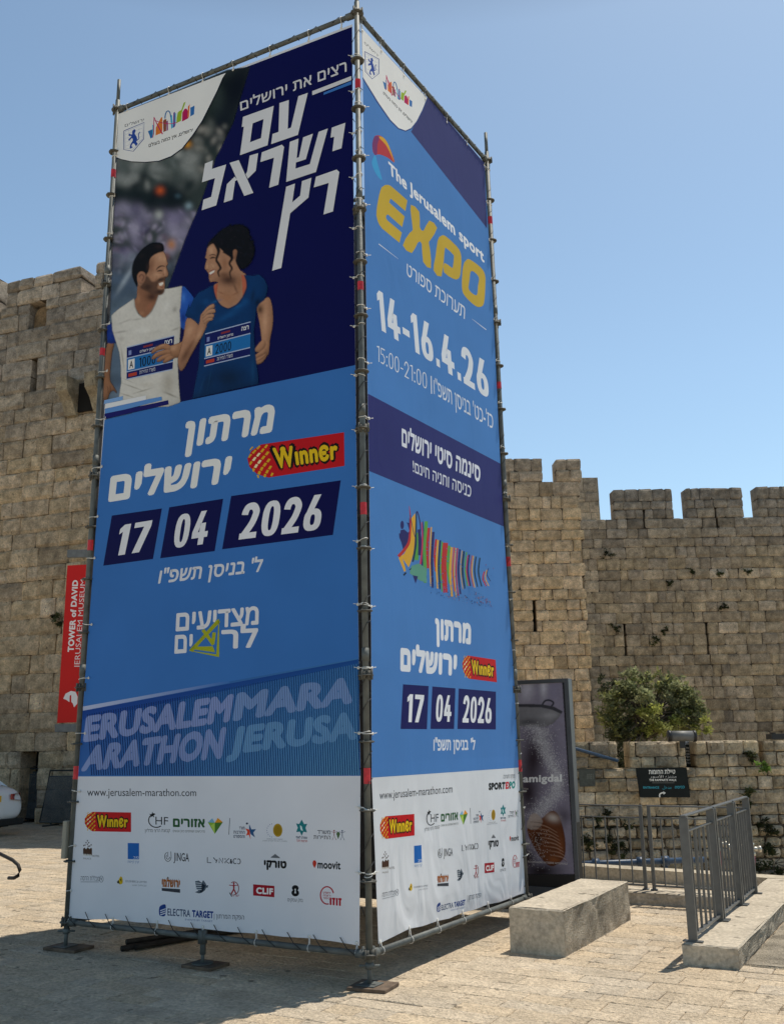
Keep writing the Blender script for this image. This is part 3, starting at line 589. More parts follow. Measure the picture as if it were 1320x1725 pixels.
# ---------------------------------------------------------------- white car
def car():
    root = empty('parked_car', Vector((-14.7,6.55,G)), 'white sedan parked by the citadel wall, only its tail in view', 'car')
    x0 = -12.55; yc = 6.55       # tail at x0, heading -x
    st = [(0,.42,.62,.80),(.06,.30,.88,.86),(.25,.22,.97,.90),(.8,.20,1.0,.92),(1.3,.2,1.02,.93),(2.6,.2,1.0,.93),(3.4,.2,.96,.92),(4.1,.22,.86,.88),(4.45,.28,.74,.78),(4.55,.4,.6,.68)]   # s, z bottom, z deck, half width
    m = MB(); N_ = 14; rings = []
    for s_, zb, zd, hw in st:
        ring = []
        for k in range(N_):
            t = 2*math.pi*k/N_; cx, sz = math.cos(t), math.sin(t); e = .38
            X = math.copysign(abs(cx)**e, cx); Z_ = math.copysign(abs(sz)**e, sz)
            zz = (zb+zd)/2+(zd-zb)/2*Z_; ww = hw*(1-.06*max(0,(zz-.7))/.3)
            ring.append((x0-s_, yc+ww*X, G+zz))
        rings.append(ring)
    fs = [(i*N_+k, i*N_+(k+1)%N_, (i+1)*N_+(k+1)%N_, (i+1)*N_+k) for i in range(len(st)-1) for k in range(N_)]
    fs += [tuple(range(N_))[::-1], tuple((len(st)-1)*N_+k for k in range(N_))]
    m.add([p for q in rings for p in q], fs)
    body = m.build('body', M_CARP, root, True)
    ss = body.modifiers.new('sub','SUBSURF'); ss.levels = 1; ss.render_levels = 2
    # cabin
    def cab(prof, hw0, hw1, mm, name, off=0):
        mb = MB(); vs = []
        for s_, z_, h in prof:
            for sg in (-1,1): vs.append((x0-s_, yc+sg*(h+off), G+z_))
        n_ = len(prof); f = [(2*i,2*i+2,2*i+3,2*i+1) for i in range(n_-1)]; f += [tuple(2*i for i in range(n_)), tuple(2*i+1 for i in reversed(range(n_))), (0,1,2*n_-1,2*n_-2)]
        mb.add(vs, f); return mb.build(name, mm, root, False, .03)
    cab([(.55,.95,.78),(1.25,1.36,.62),(1.6,1.42,.60),(2.5,1.41,.60),(2.8,1.34,.63),(3.55,.93,.78)], 0, 0, M_CARP, 'roof')
    mb = MB()
    for sg in (-1,1): mb.prism([(x0-s_, yc+sg*h, G+z_) for s_, z_, h in ((.85,1.0,.775),(1.32,1.31,.655),(2.6,1.32,.655),(3.25,1.0,.775))], (0,sg*.012,0))
    mb.prism([(x0-.62,yc-.64,G+.995),(x0-1.2,yc-.52,G+1.325),(x0-1.2,yc+.52,G+1.325),(x0-.62,yc+.64,G+.995)], (.012,0,.018))
    mb.build('window', M_GLASS, root)
    for sg in (-1,1):
        for s_ in (.95,3.6):
            mb = MB(); C_ = Vector((x0-s_, yc+sg*.82, G+.32)); mb.lathe(C_-Vector((0,.1,0)), [(.19,0),(.30,.0),(.32,.03),(.32,.17),(.30,.2),(.19,.2)], 22, (0,1,0)); wh = mb.build('wheel', M_TYRE, root, True)
            mb = MB(); mb.lathe(C_+Vector((0,sg*.085,0)), [(.19,0),(.19,.012*1),(.05,.02)], 20, (0,sg,0)); mb.build('rim', M_ALLOY, wh, True)
        mb = MB(); mb.prism([(x0+.01,yc+sg*.5,G+.80),(x0-.03,yc+sg*.80,G+.82),(x0-.25,yc+sg*.885,G+.80),(x0-.22,yc+sg*.885,G+.68),(x0-.02,yc+sg*.80,G+.66),(x0+.01,yc+sg*.5,G+.70)], (.03,sg*.02,0)); mb.build('tail_lamp', M_TAIL, root)
    mb = MB(); mb.box((x0+.005,yc-.26,G+.66),(x0+.045,yc+.26,G+.78)); pl_ = mb.build('number_plate', M_PLATE, root, bevel=.004)
    mb = MB(); mb.box((x0-.3,yc-.86,G+.2),(x0+.012,yc+.86,G+.33)); mb.build('bumper_skirt', M_TYRE, root, bevel=.03)
    mb = MB(); mb.box((x0-4.2,yc-.75,G+.16),(x0-.3,yc+.75,G+.26)); mb.build('underbody', M_TYRE, root)
    return pl_, x0, yc
plate_o, cx0, cyc = car()
# ---------------------------------------------------------------- printing on flat panels
def vinyl(name, alpha=False, wrinkle=0.0, rough=.55, low_z=None):
    m = bpy.data.materials.new(name); m.use_nodes = True; t = m.node_tree; b = t.nodes['Principled BSDF']; N = t.nodes.new; K = t.links.new
    a = N('ShaderNodeAttribute'); a.attribute_name = 'col'
    geo = N('ShaderNodeNewGeometry')
    nz = N('ShaderNodeTexNoise'); nz.inputs['Scale'].default_value = 1.3; nz.inputs['Detail'].default_value = 3; K(geo.outputs['Position'], nz.inputs['Vector'])
    mr = N('ShaderNodeMapRange'); mr.inputs[1].default_value = .3; mr.inputs[2].default_value = .7; mr.inputs[3].default_value = .95; mr.inputs[4].default_value = 1.05; K(nz.outputs[0], mr.inputs[0])
    sv = N('ShaderNodeVectorMath'); sv.operation = 'SCALE'; K(a.outputs['Color'], sv.inputs[0]); K(mr.outputs[0], sv.inputs['Scale']); K(sv.outputs[0], b.inputs['Base Color'])
    b.inputs['Roughness'].default_value = rough; b.inputs['Specular IOR Level'].default_value = .12
    if alpha: K(a.outputs['Alpha'], b.inputs['Alpha'])
    if wrinkle:
        mp = N('ShaderNodeMapping'); mp.inputs['Scale'].default_value = (1,1,.45); mp.inputs['Rotation'].default_value = (.5,0,.3); K(geo.outputs['Position'], mp.inputs[0])
        n2 = N('ShaderNodeTexNoise'); n2.inputs['Scale'].default_value = 2.6; n2.inputs['Detail'].default_value = 2.5; n2.inputs['Distortion'].default_value = .8; K(mp.outputs[0], n2.inputs['Vector'])
        sx = N('ShaderNodeSeparateXYZ'); K(geo.outputs['Position'], sx.inputs[0])
        zr_ = N('ShaderNodeMapRange'); zr_.inputs[1].default_value = .2; zr_.inputs[2].default_value = 1.3; zr_.inputs[3].default_value = 1.0; zr_.inputs[4].default_value = .12; K(sx.outputs[2], zr_.inputs[0])
        mu = N('ShaderNodeMath'); mu.operation = 'MULTIPLY'; K(n2.outputs[0], mu.inputs[0]); K(zr_.outputs[0], mu.inputs[1])
        bp = N('ShaderNodeBump'); bp.inputs['Strength'].default_value = 1; bp.inputs['Distance'].default_value = wrinkle; K(mu.outputs[0], bp.inputs['Height']); K(bp.outputs[0], b.inputs['Normal'])
    return m
_gc = {}
def glyphs(s, bold=0, space=1.0):
    k = (s, round(space,3))
    if k not in _gc:
        c = bpy.data.curves.new('t','FONT'); c.body = s; c.resolution_u = 3; c.space_character = space; c.fill_mode = 'NONE'
        o = bpy.data.objects.new('t', c); col.objects.link(o); bpy.context.view_layer.update()
        me = bpy.data.meshes.new_from_object(o); P = [tuple(x.co[:2]) for x in me.vertices]; nb = {}
        for e in me.edges: nb.setdefault(e.vertices[0],[]).append(e.vertices[1]); nb.setdefault(e.vertices[1],[]).append(e.vertices[0])
        seen, loops = set(), []
        for i in nb:
            if i in seen: continue
            lp = [i]; seen.add(i); cur = i
            while True:
                nx = [j for j in nb[cur] if j not in seen]
                if not nx: break
                cur = nx[0]; seen.add(cur); lp.append(cur)
            q = []
            for j in lp:
                if not q or (P[j][0]-q[-1][0])**2+(P[j][1]-q[-1][1])**2 > 1e-8: q.append(P[j])
            if len(q) > 2: loops.append(q)
        bpy.data.objects.remove(o); bpy.data.curves.remove(c); bpy.data.meshes.remove(me)
        def inside(p, L):
            r_ = False
            for i in range(len(L)):
                (x1,y1),(x2,y2) = L[i], L[i-1]
                if (y1 > p[1]) != (y2 > p[1]) and p[0] < (x2-x1)*(p[1]-y1)/(y2-y1)+x1: r_ = not r_
            return r_
        par = [[j for j in range(len(loops)) if j != i and inside(loops[i][0], loops[j]) and inside(loops[i][len(loops[i])//2], loops[j])] for i in range(len(loops))]
        v, f = [], []
        for i, L in enumerate(loops):
            if len(par[i]) % 2: continue
            grp = [L]+[loops[j] for j in range(len(loops)) if len(par[j]) == len(par[i])+1 and i in par[j]]
            n0 = len(v); bm = bmesh.new()
            for l in grp:
                vv = [bm.verts.new((x,y,0)) for x, y in l]
                for a_, b_ in zip(vv, vv[1:]+vv[:1]): bm.edges.new((a_,b_))
            ok = False
            bmesh.ops.triangle_fill(bm, use_beauty=True, use_dissolve=False, edges=bm.edges[:]); bm.verts.index_update()
            area = sum(fc.calc_area() for fc in bm.faces); sh = lambda l: abs(sum(l[k][0]*l[k-1][1]-l[k-1][0]*l[k][1] for k in range(len(l))))/2; want = sh(L)-sum(sh(l) for l in grp[1:])
            if abs(area-want) < .02*want: v += [tuple(x.co[:2]) for x in bm.verts]; f += [tuple(n0+x.index for x in fc.verts) for fc in bm.faces]
            else:
                tri = tessellate_polygon([[Vector((x,y,0)) for x, y in l] for l in grp]); v += [p_ for l in grp for p_ in l]; f += [tuple(n0+x for x in t) for t in tri]
                A2 = sum(abs((v[t[1]][0]-v[t[0]][0])*(v[t[2]][1]-v[t[0]][1])-(v[t[2]][0]-v[t[0]][0])*(v[t[1]][1]-v[t[0]][1]))/2 for t in f if t[0] >= n0)
                if abs(A2-want) > .02*want: print('glyph fill off', s, want, area, A2)
            bm.free()
        _gc[k] = (np.array(v) if v else np.zeros((0,2)), f)
    return _gc[k]
def is_heb(s): return any('\u0590' <= ch <= '\u05ff' for ch in s)
def cat_smooth(P, n=6, closed=True):
    P = [np.array(p, float) for p in P]; out = []; L = len(P)
    for i in range(L if closed else L-1):
        p0, p1, p2, p3 = (P[(i-1)%L], P[i], P[(i+1)%L], P[(i+2)%L]) if closed else (P[max(i-1,0)], P[i], P[i+1], P[min(i+2,L-1)])
        for k in range(n):
            t = k/n; out.append(.5*((2*p1)+(-p0+p2)*t+(2*p0-5*p1+4*p2-p3)*t*t+(-p0+3*p1-3*p2+p3)*t**3))
    if not closed: out.append(P[-1])
    return [tuple(p) for p in out]
def Zm(x0, y0, s): return lambda p: (x0+p[0]/s, y0+p[1]/s)
def Qm(q, Z=None):
    """unit square -> pixel quad TL, TR, BR, BL"""
    q = [np.array(Z(p) if Z else p, float) for p in q]
    return lambda p: tuple((q[0]*(1-p[0])+q[1]*p[0])*(1-p[1]) + (q[3]*(1-p[0])+q[2]*p[0])*p[1])
class Panel:
    """a flat printed panel: every mark is laid on the plane, each a hair above the one before"""
    def __init__(s, root, P0, n, mats, step=.000006, start=.0003):
        s.root = root; s.P0 = Vector(P0); s.n = Vector(n).normalized(); s.mats = mats; s.h = start; s.start = start; s.step = step; s.parts = {}; s.cur = None; s.lab = {}
    def part(s, name, label=None, level=None):
        s.h = s.start+.0002+(level or 0)
        s.cur = (name, len(s.parts)); s.parts[s.cur] = MB(); s.lab[s.cur] = label
    def P(s, p): return onp(p[0], p[1], s.P0, s.n) + s.n*s.h
    def put(s, pts, faces, c, al=None):
        m = s.parts[s.cur]; m.m = 0 if al is None else 1
        vs = [s.P(p) for p in pts]; n = len(m.v)
        m.v += [tuple(v) for v in vs]; m.f += [tuple(n+i for i in f) for f in faces]; m.mi += [m.m]*len(faces)
        for i in range(len(pts)):
            cc = c[i] if isinstance(c, list) else c
            m.c.append((*cc, 1.0 if al is None else (al[i] if isinstance(al, list) else al)))
        s.h += s.step
    def poly(s, pts, c, Z=None, holes=(), smooth=0, al=None):
        c = lin(c) if isinstance(c, str) else c
        def pr_(q):
            q = cat_smooth(q, smooth) if smooth else q
            return [Z(p) for p in q] if Z else list(q)
        lo = [pr_(pts)] + [pr_(h) for h in holes]
        tri = tessellate_polygon([[Vector((p[0],p[1],0)) for p in l] for l in lo])
        s.put([p for l in lo for p in l], [tuple(t) for t in tri], c, al)
    def grad(s, q, cols, Z=None, n=8, al=None):
        f = Qm(q, Z); cc = [np.array(lin(c) if isinstance(c,str) else c) for c in cols]; pts = []; cl = []
        for j in range(n+1):
            for i in range(n+1):
                u, v = i/n, j/n; pts.append(f((u,v))); cl.append(tuple((cc[0]*(1-u)+cc[1]*u)*(1-v)+(cc[3]*(1-u)+cc[2]*u)*v))
        s.put(pts, [(j*(n+1)+i, j*(n+1)+i+1, (j+1)*(n+1)+i+1, (j+1)*(n+1)+i) for j in range(n) for i in range(n)], cl, al)
    def ell(s, cx, cy, rx, ry, c, Z=None, n=20, al=None, rot=0):
        cr, sr = math.cos(rot), math.sin(rot)
        pts = [(cx+rx*math.cos(2*math.pi*k/n)*cr-ry*math.sin(2*math.pi*k/n)*sr, cy+rx*math.cos(2*math.pi*k/n)*sr+ry*math.sin(2*math.pi*k/n)*cr) for k in range(n)]
        s.poly(pts, c, Z, al=al)
    def blob(s, cx, cy, rx, ry, c, a, Z=None, rot=0, core=.25):
        c = lin(c) if isinstance(c, str) else c; n = 16; pts = [(cx,cy)]; al = [a]; cr, sr = math.cos(rot), math.sin(rot)
        for f_, aa in ((core,a),((1+core)/2,a*.45),(1,0)):
            for k in range(n):
                X, Y = rx*f_*math.cos(2*math.pi*k/n), ry*f_*math.sin(2*math.pi*k/n); pts.append((cx+X*cr-Y*sr, cy+X*sr+Y*cr)); al.append(aa)
        if Z: pts = [Z(p) for p in pts]
        fs = [(0,1+k,1+(k+1)%n) for k in range(n)]
        for q in range(2): fs += [(1+q*n+k, 1+(q+1)*n+k, 1+(q+1)*n+(k+1)%n, 1+q*n+(k+1)%n) for k in range(n)]
        s.put(pts, fs, c, al)
    def line(s, pts, w, c, Z=None, smooth=0, al=None, closed=False):
        if smooth: pts = cat_smooth(pts, smooth, closed)
        if closed: pts = list(pts)+[pts[0]]
        k = 1.0
        if Z:
            p0 = np.mean([np.array(p,float) for p in pts], axis=0); e = 1e-3; z0 = np.array(Z(p0))
            k = math.sqrt(np.hypot(*(np.array(Z(p0+np.array([e,0])))-z0))*np.hypot(*(np.array(Z(p0+np.array([0,e])))-z0)))/e
            pts = [Z(p) for p in pts]
        P = [np.array(p,float) for p in pts]; n = len(P); ws = w if isinstance(w, list) else [w]*n
        if len(ws) != n: ws = list(np.interp(np.linspace(0,1,n), np.linspace(0,1,len(ws)), ws))
        A, B = [], []
        for i in range(n):
            t = P[min(i+1,n-1)]-P[max(i-1,0)]; L = np.hypot(*t) or 1; nn = np.array([-t[1],t[0]])/L*k
            A.append(tuple(P[i]+nn*ws[i]/2)); B.append(tuple(P[i]-nn*ws[i]/2))
        c = lin(c) if isinstance(c,str) else c
        s.put(A+B, [(i,i+1,n+i+1,n+i) for i in range(n-1)], c, al)
    def text(s, t, q, c, Z=None, bold=0.0, cap=True, al=None, shear=0.0, sp=None):
        """fit a string into a pixel quad; cap: the quad spans baseline to letter height, otherwise the whole ink; bold strokes are the letters stamped a hair apart"""
        heb = is_heb(t)
        if heb: t = t[::-1]
        v, f = glyphs(t, 0, sp or 1+bold*1.6)
        if not len(v): return
        x0, x1 = v[:,0].min()-bold, v[:,0].max()+bold; y0, y1 = v[:,1].min()-bold, v[:,1].max()+bold
        if cap:
            ref = glyphs('ה' if heb else ('H' if any(ch.isupper() or ch.isdigit() for ch in t) else 'x'))[0]; y0, y1 = ref[:,1].min()-bold, ref[:,1].max()+bold
        M = Qm(q, Z); c = lin(c) if isinstance(c,str) else c
        offs = [(0,0)]
        if bold: offs += [(bold*math.cos(k*math.pi/4), bold*math.sin(k*math.pi/4)) for k in range(8)]
        for dx, dy in offs:
            pts = []
            for X, Y in v:
                yy = (Y+dy-y0)/(y1-y0); pts.append(M(((X+dx-x0)/(x1-x0)+shear*(yy-.5), 1-yy)))
            s.put(pts, f, c, al)
    def digits(s, t, q, c, Z=None, w=.19, gapw=.13):
        """condensed figures drawn as strokes, fitted into the quad"""
        W = {'1':.30,'7':.50,'0':.54,'4':.58,'2':.52,'6':.54,'5':.5,'.':.16,'-':.32,':':.14,' ':.2}
        tot = sum(W[ch] for ch in t)+gapw*(len(t)-1); x = 0; M0 = Qm(q, Z); h = w/2
        for ch in t:
            o = x; M = lambda p, o=o: M0(((o+p[0])/tot, p[1])); cw_ = W[ch]
            def st(pts, smooth=0):
                P = cat_smooth(pts, smooth, False) if smooth else pts; P = [np.array(p,float) for p in P]; n = len(P); A_, B_ = [], []
                for i in range(n):
                    d = P[min(i+1,n-1)]-P[max(i-1,0)]; L = np.hypot(*d) or 1; nn = np.array([-d[1],d[0]])/L*h; A_.append(M(P[i]+nn)); B_.append(M(P[i]-nn))
                s.put(A_+B_, [(i,i+1,n+i+1,n+i) for i in range(n-1)], lin(c) if isinstance(c,str) else c)
            def pl(p): s.poly(p, c, M)
            def oval(y0, y1):
                ex = lambda r, a, b_: [(cw_/2+r*math.copysign(abs(math.cos(k*math.pi/12))**.75, math.cos(k*math.pi/12)), (y0+y1)/2+b_*math.copysign(abs(math.sin(k*math.pi/12))**.8, math.sin(k*math.pi/12))) for k in range(24)]
                s.poly(ex(cw_/2,0,(y1-y0)/2), c, M, holes=[ex(cw_/2-w,0,(y1-y0)/2-w*.8)])
            if ch == '1': pl([(cw_,0),(cw_,1),(cw_-w,1),(cw_-w,w*1.15),(0,w*1.5),(0,w*.62),(cw_-w*.9,0)])
            elif ch == '7': pl([(0,0),(cw_,0),(cw_,w*.9),(w*1.5,1),(w*.4,1),(cw_-w*1.05,w*.85),(0,w*.85)])
            elif ch == '0': oval(0,1)
            elif ch == '4': pl([(cw_*.38,0),(cw_*.38+w,0),(w*1.05,.62),(cw_-w*1.6,.62),(cw_-w*1.6,.36),(cw_-w*.6,.36),(cw_-w*.6,.62),(cw_,.62),(cw_,.62+w*.85),(cw_-w*.6,.62+w*.85),(cw_-w*.6,1),(cw_-w*1.6,1),(cw_-w*1.6,.62+w*.85),(0,.62+w*.85),(0,.60)])
            elif ch == '2': st([(h*.8,.31),(h,.2),(cw_*.32,h*.95),(cw_*.62,h*.9),(cw_-h,.22),(cw_-h*1.1,.36),(cw_*.62,.6),(h*.9,1-h*.5)],5); pl([(0,1-w*.85),(cw_,1-w*.85),(cw_,1),(0,1)])
            elif ch == '6': oval(.38,1); pl([(cw_*.42,0),(cw_*.42+w*1.1,0),(w*.95,.62),(0,.70),(.02,.58)])
            elif ch == '5': st([(cw_-h*.5,h),(h*1.2,h),(h*1.1,.42),(cw_*.5,.38),(cw_-h,.55),(cw_-h,.78),(cw_*.6,1-h),(h*.5,1-h*1.2)])
            elif ch == '.': pl([(0,1-w),(cw_,1-w),(cw_,1),(0,1)])
            elif ch == ':': pl([(0,1-w*1.3),(cw_,1-w*1.3),(cw_,1),(0,1)]); pl([(0,.34),(cw_,.34),(cw_,.34+w*1.3),(0,.34+w*1.3)])
            elif ch == '-': pl([(0,.55),(cw_,.55),(cw_,.55+w*.85),(0,.55+w*.85)])
            x += cw_+gapw
    def done(s):
        out = []
        for (nm, i), m in s.parts.items():
            if not m.v: continue
            o = m.build(nm, s.mats, s.root)
            if s.lab[(nm,i)]: o['label'] = s.lab[(nm,i)]
            out.append(o)
        return out
V_L = vinyl('printed vinyl', wrinkle=.012); V_LA = vinyl('printed vinyl soft ink', True, wrinkle=.012)
V_R = vinyl('creased printed vinyl', wrinkle=.05); V_RA = vinyl('creased printed vinyl soft ink', True, wrinkle=.05)
V_S = vinyl('printed sheet', rough=.35); V_SA = vinyl('printed sheet soft ink', True, rough=.35)
WHITE = '#ecebe8'; NAVY = '#05054a'; BLUE = '#3a74bc'; INK = '#1c1d22'
class Picture:
    """a printed picture: soft tones worked out point by point, then laid on a panel as a fine grid of ink"""
    SS = 2
    def __init__(s, x0, y0, x1, y1):
        s.x0, s.y0 = x0, y0; s.w, s.h = int((x1-x0)*s.SS), int((y1-y0)*s.SS); s.rgb = np.zeros((s.h,s.w,3)); s.a = np.zeros((s.h,s.w))
    def win(s, P, m):
        xa = max(0,int((min(p[0] for p in P)-s.x0)*s.SS-m)); xb = min(s.w,int((max(p[0] for p in P)-s.x0)*s.SS+m)+1)
        ya = max(0,int((min(p[1] for p in P)-s.y0)*s.SS-m)); yb = min(s.h,int((max(p[1] for p in P)-s.y0)*s.SS+m)+1)
        return xa, xb, ya, yb
    @staticmethod
    def blur(a, r):
        if r < .4: return a
        k = np.exp(-.5*(np.arange(-int(3*r)-1,int(3*r)+2)/r)**2); k /= k.sum()
        for ax in (0,1): a = np.apply_along_axis(lambda v: np.convolve(np.pad(v,len(k)//2,mode='edge'),k,'valid'), ax, a)
        return a
    def paint(s, m, c, win, grow=True):
        xa, xb, ya, yb = win; R_ = s.rgb[ya:yb,xa:xb]; A_ = s.a[ya:yb,xa:xb]
        if grow:
            na = A_+m*(1-A_); cc = (np.asarray(c)*m[...,None] + R_*(A_*(1-m))[...,None])/np.maximum(na,1e-6)[...,None]; s.rgb[ya:yb,xa:xb] = cc; s.a[ya:yb,xa:xb] = na
        else: s.rgb[ya:yb,xa:xb] = R_*(1-m)[...,None]+np.asarray(c)*m[...,None]
    def poly(s, pts, c, Z=None, holes=(), smooth=0, al=None, soft=.55, form=0.0, fr=5, light=(-.4,-.8), grow=True):
        c = np.array(lin(c) if isinstance(c,str) else c); q = cat_smooth(pts, smooth) if smooth else pts; P = [Z(p) for p in q] if Z else list(q)
        wn = s.win(P, 3*max(soft,fr if form else 0)*s.SS+2); xa, xb, ya, yb = wn
        if xb <= xa or yb <= ya: return
        X, Y = np.meshgrid((np.arange(xa,xb)+.5)/s.SS+s.x0, (np.arange(ya,yb)+.5)/s.SS+s.y0); ins = np.zeros(X.shape, bool)
        for i in range(len(P)):
            (x1,y1),(x2,y2) = P[i], P[(i+1)%len(P)]
            if y1 != y2: ins ^= ((y1 > Y) != (y2 > Y)) & (X < (x2-x1)*(Y-y1)/(y2-y1)+x1)
        m0 = ins.astype(float); m = s.blur(m0, soft*s.SS)
        if form:
            b_ = s.blur(m0, fr*s.SS); gy, gx = np.gradient(b_); g = (gx*light[0]+gy*light[1])*fr*s.SS*2.2; k = 1-form*(np.clip(1-b_,0,1)*.9) - form*np.clip(g,-1,1)*.6; c = c*np.clip(k,.25,1.5)[...,None]
        s.paint(m*(1 if al is None else al), c, wn, grow)
    def line(s, pts, w, c, Z=None, smooth=0, al=None, closed=False, soft=.5, grow=False):
        if smooth: pts = cat_smooth(pts, smooth, closed)
        if closed: pts = list(pts)+[pts[0]]
        k = (np.hypot(*(np.array(Z((1,0)))-np.array(Z((0,0))))) if Z else 1); P = [np.array(Z(p) if Z else p,float) for p in pts]; n = len(P)
        ws = w if isinstance(w, list) else [w]*n
        if len(ws) != n: ws = list(np.interp(np.linspace(0,1,n), np.linspace(0,1,len(ws)), ws))
        A_, B_ = [], []
        for i in range(n):
            t = P[min(i+1,n-1)]-P[max(i-1,0)]; L = np.hypot(*t) or 1; nn = np.array([-t[1],t[0]])/L*k*ws[i]/2; A_.append(tuple(P[i]+nn)); B_.append(tuple(P[i]-nn))
        s.poly(A_+B_[::-1], c, None, al=al, soft=soft, grow=grow)
    def blob(s, cx, cy, rx, ry, c, a, Z=None, rot=0, core=None, grow=False):
        c = lin(c) if isinstance(c,str) else c; k = np.hypot(*(np.array(Z((1,0)))-np.array(Z((0,0))))) if Z else 1
        if Z: cx, cy = Z((cx,cy))
        rx, ry = rx*k, ry*k; r_ = max(rx,ry)*1.25; wn = s.win([(cx-r_,cy-r_),(cx+r_,cy+r_)], 1); xa, xb, ya, yb = wn
        if xb <= xa or yb <= ya: return
        X, Y = np.meshgrid((np.arange(xa,xb)+.5)/s.SS+s.x0-cx, (np.arange(ya,yb)+.5)/s.SS+s.y0-cy); cr, sr = math.cos(rot), math.sin(rot)
        d = np.sqrt(((X*cr+Y*sr)/rx)**2+((-X*sr+Y*cr)/ry)**2); m = np.exp(-2.6*d*d) if core is None else 1/(1+np.exp((d-.85)*14))
        s.paint(m*a, c, wn, grow)
    def ell(s, cx, cy, rx, ry, c, Z=None, n=14, al=None): s.poly([(cx+rx*math.cos(2*math.pi*k/n), cy+ry*math.sin(2*math.pi*k/n)) for k in range(n)], c, Z, al=al)
    def lay(s, panel, mask=None, step=2, soft=.8, con=1.06):
        """put the picture on a panel; mask: pixel polygon it is cut to"""
        if mask:
            t = Picture(s.x0, s.y0, s.x0+s.w/s.SS, s.y0+s.h/s.SS); t.poly(mask, (1,1,1), soft=soft); s.a = s.a*t.a
        g_ = np.random.RandomState(4); n_ = s.blur(g_.randn(s.h,s.w), 1.2*s.SS); n_ = n_/n_.std()*.022 + s.blur(g_.randn(s.h,s.w), 4*s.SS)*.45
        s.rgb = np.clip((s.rgb/.28)**con*.28*(1+n_[...,None]), 0, .85)
        H, W = len(range(0,s.h,step)), len(range(0,s.w,step)); A_ = s.a[::step,::step]; C_ = s.rgb[::step,::step]; m = panel.parts[panel.cur]; n0 = len(m.v); idx = -np.ones((H,W), int)
        near = A_ > .01; g = near.copy(); g[1:] |= near[:-1]; g[:-1] |= near[1:]; g[:,1:] |= near[:,:-1]; g[:,:-1] |= near[:,1:]
        for j in range(H):
            for i in range(W):
                if g[j,i]:
                    idx[j,i] = len(m.v); m.v.append(tuple(panel.P((s.x0+(i*step+.5)/s.SS, s.y0+(j*step+.5)/s.SS)))); m.c.append((*[float(x) for x in C_[j,i]], float(A_[j,i])))
        for j in range(H-1):
            for i in range(W-1):
                q = (idx[j,i],idx[j,i+1],idx[j+1,i+1],idx[j+1,i])
                if min(q) >= 0: m.f.append(tuple(int(x) for x in q)); m.mi.append(1)
        panel.h += panel.step
# ---- logos in a unit box
def winner(p, q, Z=None):
    M = Qm(q, Z); red = '#c3141c'
    p.poly([(.17,0),(1,0),(1,1),(.17,1),(.06,.85),(.0,.6),(.0,.35),(.06,.14)], red, M)
    ball = lambda u, v: (.005+.235*u+.035*(2*v-1)**2*(1-u)*1.6, .02+.96*v)
    for j in range(9):
        for i in range(5):
            if (i+j) % 2: continue
            v_, u_ = (j+.5)/9, (i+.3)/5; dv, du = .062, .115
            pts = [(u_-du,v_+dv*.5),(u_+.02,v_-dv),(u_+du,v_-dv*.5),(u_-.02,v_+dv)]; pts = [ball(min(max(a_,0),1.02), min(max(b_2,0),1)) for a_, b_2 in pts]
            p.poly(pts, '#f2e6b0' if (1 <= i <= 2 and 2 <= j <= 5) else '#dcae22', M)
    for bo, c in ((.115,'#16100c'),(.045,'#e8bf18')):
        g_ = bo-.045
        p.text('W', [M(t) for t in ((.27-g_*.5,.15-g_*1.1),(.475+g_*.5,.17-g_*1.1),(.475+g_*.5,.80+g_*1.1),(.27-g_*.5,.78+g_*1.1))], c, None, bold=bo)
        p.text('\u0131nn\u0454r', [M(t) for t in ((.485-g_*.3,.36-g_*1.1),(.93+g_*.3,.36-g_*1.1),(.93+g_*.3,.77+g_*1.1),(.485-g_*.3,.77+g_*1.1))], c, None, bold=bo)
    p.ell(.372,.24,.028,.085,'#e8bf18',M,12)
def star(p, cx, cy, r, c, M, inner=.42, n=5, rot=-math.pi/2):
    p.poly([(cx+(r if k%2==0 else r*inner)*math.cos(rot+math.pi*k/n)*.9, cy+(r if k%2==0 else r*inner)*math.sin(rot+math.pi*k/n)) for k in range(2*n)], c, M)
def ring(p, cx, cy, rx, ry, w, c, M, a0=0, a1=2*math.pi, n=24):
    p.line([(cx+rx*math.cos(a0+(a1-a0)*k/n), cy+ry*math.sin(a0+(a1-a0)*k/n)) for k in range(n+1)], w, c, M)
def crest(p, q, Z=None):
    """shield with a standing lion"""
    M = Qm(q, Z); b = '#23408c'
    p.line([(0,.12),(1,.0),(.98,.62),(.47,1),(0,.85)], .03, b, M, closed=True)
    p.line([(.06,.17),(.94,.06),(.92,.6),(.47,.92),(.06,.8)], .012, '#8d9cc4', M, closed=True)
    for k in range(4):
        y_ = .28+.15*k; p.line([(.08,y_),(.9,y_-.08)], .008, '#9aa7cb', M)
        for x_ in (.25,.5,.75): p.line([(x_+.05*(k%2),y_-.02),(x_+.05*(k%2),y_-.13)], .008, '#9aa7cb', M)
    p.poly([(.42,.2),(.55,.17),(.58,.25),(.53,.33),(.62,.45),(.66,.58),(.62,.66),(.68,.74),(.6,.82),(.52,.72),(.44,.70),(.38,.78),(.44,.84),(.30,.86),(.32,.72),(.44,.58),(.40,.48),(.28,.55),(.22,.50),(.38,.40),(.24,.36),(.26,.28),(.40,.34)], '#27489e', M, smooth=3)
    p.line([(.62,.62),(.74,.56),(.72,.42),(.78,.32)], .035, '#27489e', M, smooth=4)
